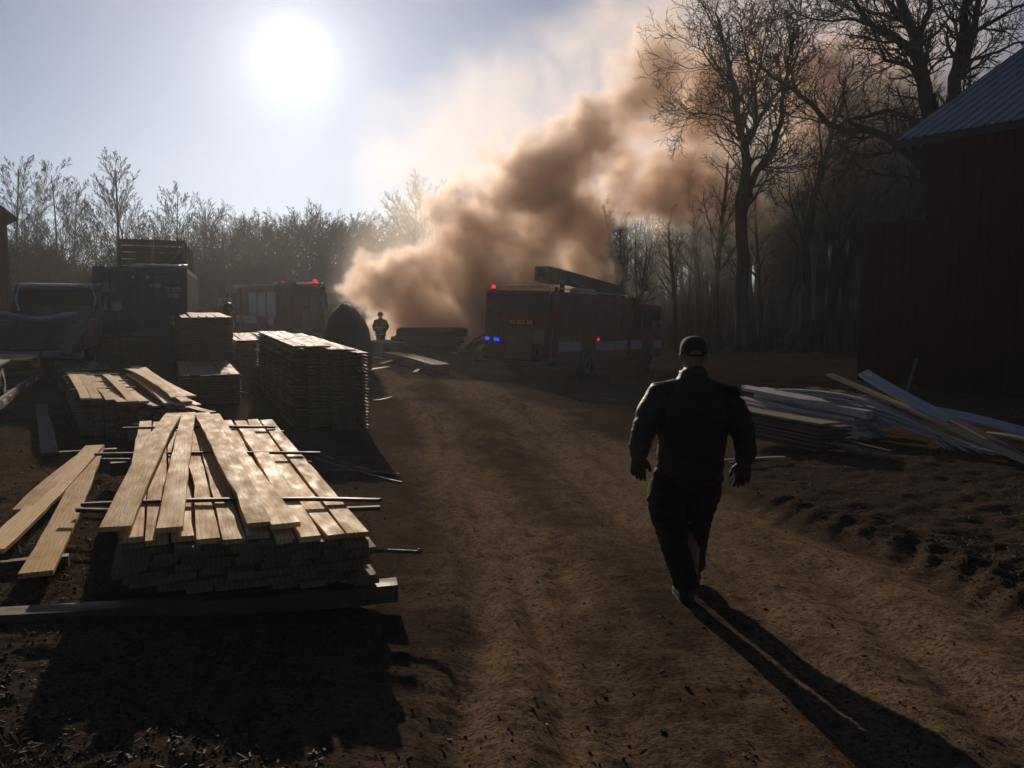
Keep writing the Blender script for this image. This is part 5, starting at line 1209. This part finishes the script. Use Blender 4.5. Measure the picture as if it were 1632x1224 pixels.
def man():
    g = ground(1098, 948); e = empty('person', (g.x, g.y, H(g.x, g.y) + .005), R(-3)); tag(e, 'stout man in dark jacket, cap and gloves walking away up the dirt road', 'person')
    # skin: one continuous body under the clothes
    b = MB(); hd = V((0, .03, 1.635)); head(b, hd, (.05, 1, -.05))
    b.limb([((0, .0, 1.42), .075, .07), ((0, .012, 1.48), .066, .066), ((0, .02, 1.54), .060, .064), ((0, .022, 1.58), .058, .066)], n=14)
    b.limb([((-.02, 0, .84), .16, .12), ((-.01, 0, 1.0), .19, .15), ((0, 0, 1.2), .20, .14), ((0, -.005, 1.36), .18, .11), ((0, 0, 1.43), .12, .09)])
    for s, sh, el, wr in ((-1, (-.20, 0, 1.39), (-.335, -.04, 1.12), (-.355, .03, .955)), (1, (.20, 0, 1.38), (.345, -.05, 1.10), (.355, -.01, .93))):
        b.limb([(sh, .06, .06), (el, .045, .045), (wr, .03, .03)], n=10)
    for hp, kn, an in (((-.10, 0, .88), (-.112, .06, .5), (-.055, -.10, .10)), ((.09, 0, .88), (.05, .12, .48), (.045, .20, .10))):
        b.limb([(hp, .09, .09), (kn, .06, .06), (an, .045, .05)], n=10)
    fuse(b, 'body', M['skin'], e, .010, 3)
    hr = MB(); hr.limb([(hd + V((0, -.05, -.03)), .060, .05), (hd + V((0, -.03, -.005)), .078, .077), (hd + V((0, -.012, .035)), .083, .098)], n=16); fuse(hr, 'hair', M['hair'], e, .009, 2)
    # jacket
    j = MB()
    j.limb([((-.012, .0, .835), .205, .165), ((-.012, .0, .88), .222, .182), ((-.008, .0, .98), .222, .19), ((-.004, -.002, 1.10), .228, .19), ((0, -.01, 1.22), .240, .178), ((0, -.018, 1.33), .232, .155), ((0, -.012, 1.405), .205, .128), ((0, -.004, 1.458), .145, .105), ((0, .006, 1.495), .098, .09), ((0, .012, 1.52), .082, .084), ((0, .015, 1.535), .080, .082)], n=28)
    for sh0, sh, u1, el, f1, wr in (((-.11, -.01, 1.40), (-.215, -.012, 1.385), (-.288, -.03, 1.25), (-.338, -.055, 1.105), (-.352, -.01, 1.02), (-.350, .035, .965)), ((.11, -.01, 1.395), (.215, -.012, 1.375), (.282, -.03, 1.24), (.330, -.05, 1.10), (.346, -.02, 1.0), (.345, .0, .935))):
        j.limb([(sh0, .088, .09), (sh, .088, .098), (u1, .088, .098), (el, .074, .085), (f1, .070, .078), (wr, .052, .056)], n=18)
    fuse(j, 'jacket', M['jacket'], e, .009, 3, fold(3, .009, (6, 6, 14)))
    c = MB(); c.tube([(-.075 * math.cos(t) * 1.08, .014 + .082 * math.sin(t) * 1.05, 1.522 + .008 * math.sin(t * 2)) for t in (2 * math.pi * k / 20 for k in range(21))], .017, 8); fuse(c, 'collar', M['jacket'], e, .008, 2)
    hem = MB(); hem.limb([((-.012, 0, .81), .206, .166), ((-.012, 0, .835), .216, .176), ((-.012, 0, .86), .212, .174)], n=28); fuse(hem, 'hem_band', M['jacket'], e, .010, 2)
    # trousers
    t = MB()
    t.limb([((-.015, .0, .76), .17, .13), ((-.015, .0, .84), .198, .155), ((-.015, .0, .92), .19, .15)], n=22)
    t.limb([((-.115, .0, .84), .13, .14), ((-.160, .04, .68), .136, .14), ((-.142, .085, .52), .110, .12), ((-.105, .0, .36), .092, .108), ((-.068, -.09, .22), .082, .098), ((-.052, -.125, .16), .084, .096), ((-.047, -.13, .125), .076, .092)], n=18)
    t.limb([((.09, .0, .84), .12, .14), ((.082, .08, .68), .122, .13), ((.074, .15, .52), .094, .112), ((.066, .20, .36), .082, .098), ((.064, .25, .22), .076, .09), ((.068, .28, .15), .08, .092), ((.070, .285, .115), .072, .088)], n=18)
    fuse(t, 'trousers', M['trousers'], e, .0105, 4, fold(8, .009, (7, 7, 17)))
    # boots: the nearer one flat with the heel towards us, the other a step ahead
    for p, yaw in ((V((-.045, -.11, 0)), R(4)), (V((.074, .31, 0)), R(-8))):
        bt = MB(); Rm = Matrix.Rotation(yaw, 3, 'Z'); q = lambda x, y, z: p + Rm @ V((x, y, z))
        bt.limb([(q(0, -.09, .05), .042, .042), (q(0, -.05, .052), .054, .052), (q(0, .03, .06), .054, .056), (q(0, .10, .048), .058, .045), (q(0, .17, .036), .053, .032), (q(0, .21, .03), .034, .022)], (1, 0, 0), 16)
        bt.limb([(q(0, -.03, .04), .05, .06), (q(0, -.03, .12), .056, .064), (q(0, -.025, .19), .06, .066)], n=14)
        o = fuse(bt, 'boot', M['boot'], e, .009, 3)
        sl_ = MB(); out = [(-.030, -.105), (.030, -.105), (.045, -.07), (.046, .02), (.056, .10), (.048, .17), (.02, .205), (-.02, .205), (-.048, .17), (-.056, .10), (-.046, .02), (-.045, -.07)]
        sl_.loft([[q(x * sc, y * sc, z) for x, y in out] for sc, z in ((.98, -.012), (1.03, 0), (1.03, .016), (.98, .026))]); sl_.build('sole', M['black_rubber'], o)
    for wr, dn, pn, th in (((-.350, .04, .965), (-.02, .16, -1), (.55, .8, .0), (1, -.35, 0)), ((.345, .0, .935), (-.03, .12, -1), (-.3, .95, 0), (-1, -.35, 0))):
        hm = MB(); hand(hm, wr, dn, pn, th, 1.08, .35, 1.22); hm.limb([(V(wr) + V((0, 0, .045)), .045, .046), (V(wr) + V((0, 0, .01)), .044, .043), (V(wr) + V((0, 0, -.015)), .041, .034)], n=14)
        fuse(hm, 'glove', M['glove'], e, .0055, 2)
    # cap with its strap gap at the back
    cp = MB(); n = 32; rings = []
    for z, k in ((.018, 1.0), (.04, 1.02), (.07, .99), (.10, .88), (.122, .66), (.134, .36), (.137, .08)):
        ring = []
        for i in range(n):
            a = 2 * math.pi * i / n; y = math.sin(a); x = math.cos(a); lift = 0
            if z < .05 and y < -.78: lift = .036 * (1 - ((x) / .63) ** 2) * (1 if z < .03 else .35)
            ring.append(hd + V((x * .089 * k, -.006 + y * .110 * k, z + lift - .004)))
        rings.append(ring)
    cp.loft(rings, cap=False); cp.add([rings[-1][i] for i in range(n)], [tuple(range(n))]); o = cp.build('cap', M['cap'], e, smooth=True); sd = o.modifiers.new('thick', 'SOLIDIFY'); sd.thickness = .006
    br = MB(); br.limb([(hd + V((0, .085, .030)), .085, .006), (hd + V((0, .13, .028)), .08, .006), (hd + V((0, .165, .018)), .055, .006), (hd + V((0, .178, .012)), .03, .004)], n=16); br.build('cap_peak', M['cap'], o, smooth=True)
    st = MB(); st.tube([hd + V((math.cos(a) * .088, -.008 + math.sin(a) * .111, .010)) for a in (R(-128) + R(76) * i / 8 for i in range(9))], .007, 6); st.build('cap_strap', M['cap'], o)
    # ring of keys at the belt
    k = MB(); k.tube([(.245 + .02 * math.cos(a), -.06, .86 + .028 * math.sin(a)) for a in (2 * math.pi * i / 12 for i in range(13))], .0035, 6); k.tube([(.245, -.06, .835), (.25, -.06, .79)], [.008, .005], 6); k.build('key_ring', M['bright_steel'], e)
man()
M['coat'] = cloth('firefighter_coat', (.018, .018, .018), (.03, .026, .02)); M['reflect'] = mat('reflective_stripe', (.5, .5, .42), .4, .5); M['helmet'] = mat('black_helmet', (.015, .015, .016), .35, .5)
def firefighter(p, az, label, bend=0, seed=0):
    e = empty('person', p, -az); tag(e, label, 'person')
    bd = lambda v: V((v[0], v[1] + max(0, v[2] - .9) * math.sin(bend), .9 + (v[2] - .9) * math.cos(bend) if v[2] > .9 else v[2]))
    b = MB(); hd = bd((0, .02, 1.62)); head(b, hd); b.limb([(bd((0, 0, 1.40)), .07, .07), (hd - V((0, 0, .08)), .058, .062)], n=12)
    b.limb([(bd((0, 0, .88)), .16, .12), (bd((0, 0, 1.2)), .18, .13), (bd((0, 0, 1.42)), .12, .09)])
    arms = ((-1, (-.2, 0, 1.38), (-.30, .02, 1.14), (-.27, .16, .98)), (1, (.2, 0, 1.38), (.31, .04, 1.14), (.26, .18, 1.0)))
    for s, sh, el, wr in arms:
        b.limb([(bd(sh), .06, .06), (bd(el), .045, .045), (bd(wr), .032, .032)], n=10); hand(b, bd(wr), (0, .5, -.8), (-s, .3, 0), (0, 1, .3), 1, .5)
    for x, y in ((-.1, -.06), (.1, .08)): b.limb([((x, 0, .9), .09, .09), ((x, y * .6, .5), .06, .06), ((x, y, .1), .045, .05)], n=10)
    fuse(b, 'body', M['skin'], e, .014, 2)
    c = MB(); c.limb([(bd((0, 0, .72)), .23, .17), (bd((0, 0, .95)), .235, .18), (bd((0, 0, 1.2)), .24, .17), (bd((0, 0, 1.37)), .2, .13), (bd((0, 0, 1.46)), .10, .09), (bd((0, .01, 1.53)), .085, .085)], n=20)
    for s, sh, el, wr in arms: c.limb([(bd((s * .1, 0, 1.39)), .09, .09), (bd(sh), .095, .1), (bd(el), .08, .085), (bd(wr), .062, .064)], n=14)
    co = fuse(c, 'coat', M['coat'], e, .016, 3, fold(seed, .008))
    for z, a, d in ((.80, .240, .182), (1.12, .246, .184)):
        s_ = MB(); n = 24; pts = [bd((a * math.cos(2 * math.pi * k / n), d * math.sin(2 * math.pi * k / n), z)) for k in range(n + 1)]; s_.tube(pts, .02, 6); s_.build('reflective_stripe', M['reflect'], co)
    t = MB()
    for x, y in ((-.1, -.06), (.1, .08)): t.limb([((x, 0, .86), .12, .13), ((x, y * .6, .5), .1, .1), ((x, y, .1), .085, .09), ((x, y, .06), .085, .09)], n=14)
    fuse(t, 'trousers', M['coat'], e, .016, 3)
    for x, y in ((-.1, -.06), (.1, .08)):
        bt = MB(); bt.limb([((x, y - .08, .045), .045, .04), ((x, y + .05, .055), .052, .05), ((x, y + .19, .03), .04, .026)], n=12); fuse(bt, 'boot', M['boot'], e, .014, 2)
    h = MB(); n = 24; rings = []
    for z, k in ((.0, 1.38), (.012, 1.36), (.02, 1.05), (.06, 1.0), (.10, .82), (.125, .5), (.135, .15)): rings.append([hd + V((math.cos(2 * math.pi * i / n) * .125 * k, (-.03 if z < .015 else 0) + math.sin(2 * math.pi * i / n) * .15 * k, z * 1.25 + .02)) for i in range(n)])
    h.loft(rings); h.build('helmet', M['helmet'], e, smooth=True)
p = at(607, 555, 40.0); p.z = T(p.x, p.y); firefighter(p, R(-10), 'firefighter in a dark striped coat and helmet standing against the white smoke', 0, 5)
p = at(350, 560, 27.5); p.z = T(p.x, p.y); firefighter(p, R(60), 'bent figure in dark gear half hidden behind the container lumber stack', R(24), 9)

# ---------------------------------------------------------------- litter on the ground
def scatter_stuff(name, label, n, m, gen):
    mb = MB(); rg = random.Random(len(name))
    P = []
    while len(P) < n:
        px, py = rg.uniform(-260, 1892), 1560 - 1030 * rg.random() ** 1.25
        if py < 545: continue
        d = ray(px, py); Y = (CAMZ + .25) / -d.z * d.y
        if Y > 34: continue
        P.append((d.x / d.y * Y, Y))
    A = np.array(P); Zs = height(A[:, 0], A[:, 1]); Us = road_u(A[:, 0], A[:, 1])
    for (x, y), z, u in zip(P, Zs, Us): gen(mb, rg, x, y, float(z), float(u))
    return tag(mb.build(name, m), label, kind='stuff')
def stone(mb, rg, x, y, z, u):
    onr = abs(u) < 2
    if onr and rg.random() < .86: return
    r = (.0025 + .009 * rg.random() ** 2.5) * (1 if onr else 1.2) * (2.2 if rg.random() < .015 else 1); vs = []
    for k in range(2):
        for i in range(5):
            a = i * 1.2566 + rg.random() * .6; q = r * rg.uniform(.7, 1.15) * (1 if k == 0 else .62); vs.append((x + math.cos(a) * q, y + math.sin(a) * q * .8, z + (-.004 if k == 0 else r * rg.uniform(.7, 1.1))))
    mb.add(vs, [(0, 1, 6, 5), (1, 2, 7, 6), (2, 3, 8, 7), (3, 4, 9, 8), (4, 0, 5, 9), (5, 6, 7, 8, 9)])
M['stone'] = mat('gravel_stones', (.075, .058, .045), .9, .2, col2=(.04, .030, .024), scale=9); M['chip'] = mat('wood_chips', (.15, .10, .06), .8, .25, col2=(.07, .045, .03), scale=5); M['straw'] = mat('dry_straw', (.22, .155, .075), .8, .2, col2=(.12, .08, .04), scale=2)
scatter_stuff('pebbles', 'small stones and clods scattered over the dirt', 26000, M['stone'], stone)
def chip(mb, rg, x, y, z, u):
    if abs(u) < 1.9 and rg.random() < .96: return
    a = rg.random() * 3.14; L = rg.uniform(.005, .022); w = rg.uniform(.002, .006)
    c = V((x, y, z + .004)); d = V((math.cos(a), math.sin(a), rg.uniform(-.3, .3))) * L; s = V((-math.sin(a), math.cos(a), rg.uniform(-.4, .4))) * w; t = V((0, 0, .003))
    mb.add([c - d - s, c + d - s, c + d + s, c - d + s, c - d - s + t, c + d - s + t, c + d + s + t, c - d + s + t], [(4, 5, 6, 7), (0, 1, 5, 4), (1, 2, 6, 5), (2, 3, 7, 6), (3, 0, 4, 7)])
scatter_stuff('wood_chips', 'bark and wood chips littering the yard', 5200, M['chip'], chip)
def straw(mb, rg, x, y, z, u):
    left, right = u < -3.3 - .6 * math.sin(y * 1.7), u > 2.5
    if not (left or right): return
    if right and rg.random() < .35: return
    pn = float(vnoise(np.array([x * 1.3]), np.array([y * 1.3]), 5)[0])
    if rg.random() > (pn - .25) * 1.9: return
    for k in range(3 if y < 9 else 2):
        a = rg.random() * 6.28; L = rg.uniform(.03, .12) * (1.25 if left else 1); h = rg.uniform(.0, .5) * (1 if left else .6); w = .0016 + .00025 * y
        p0 = V((x + rg.gauss(0, .03), y + rg.gauss(0, .03), z - .004)); p1 = p0 + V((math.cos(a) * L * .5, math.sin(a) * L * .5, L * h + .008)); p2 = p1 + V((math.cos(a) * L * .5, math.sin(a) * L * .5, -L * h * .4)); s = V((-math.sin(a), math.cos(a), 0)) * w; t = V((0, 0, w))
        mb.add([p0 - s, p0 + s, p0 + t, p1 - s, p1 + s, p1 + t, p2], [(0, 1, 4, 3), (1, 2, 5, 4), (2, 0, 3, 5), (3, 4, 6), (4, 5, 6), (5, 3, 6)])
scatter_stuff('dry_grass', 'dry straw and dead grass on the rough ground', 21000, M['straw'], straw)
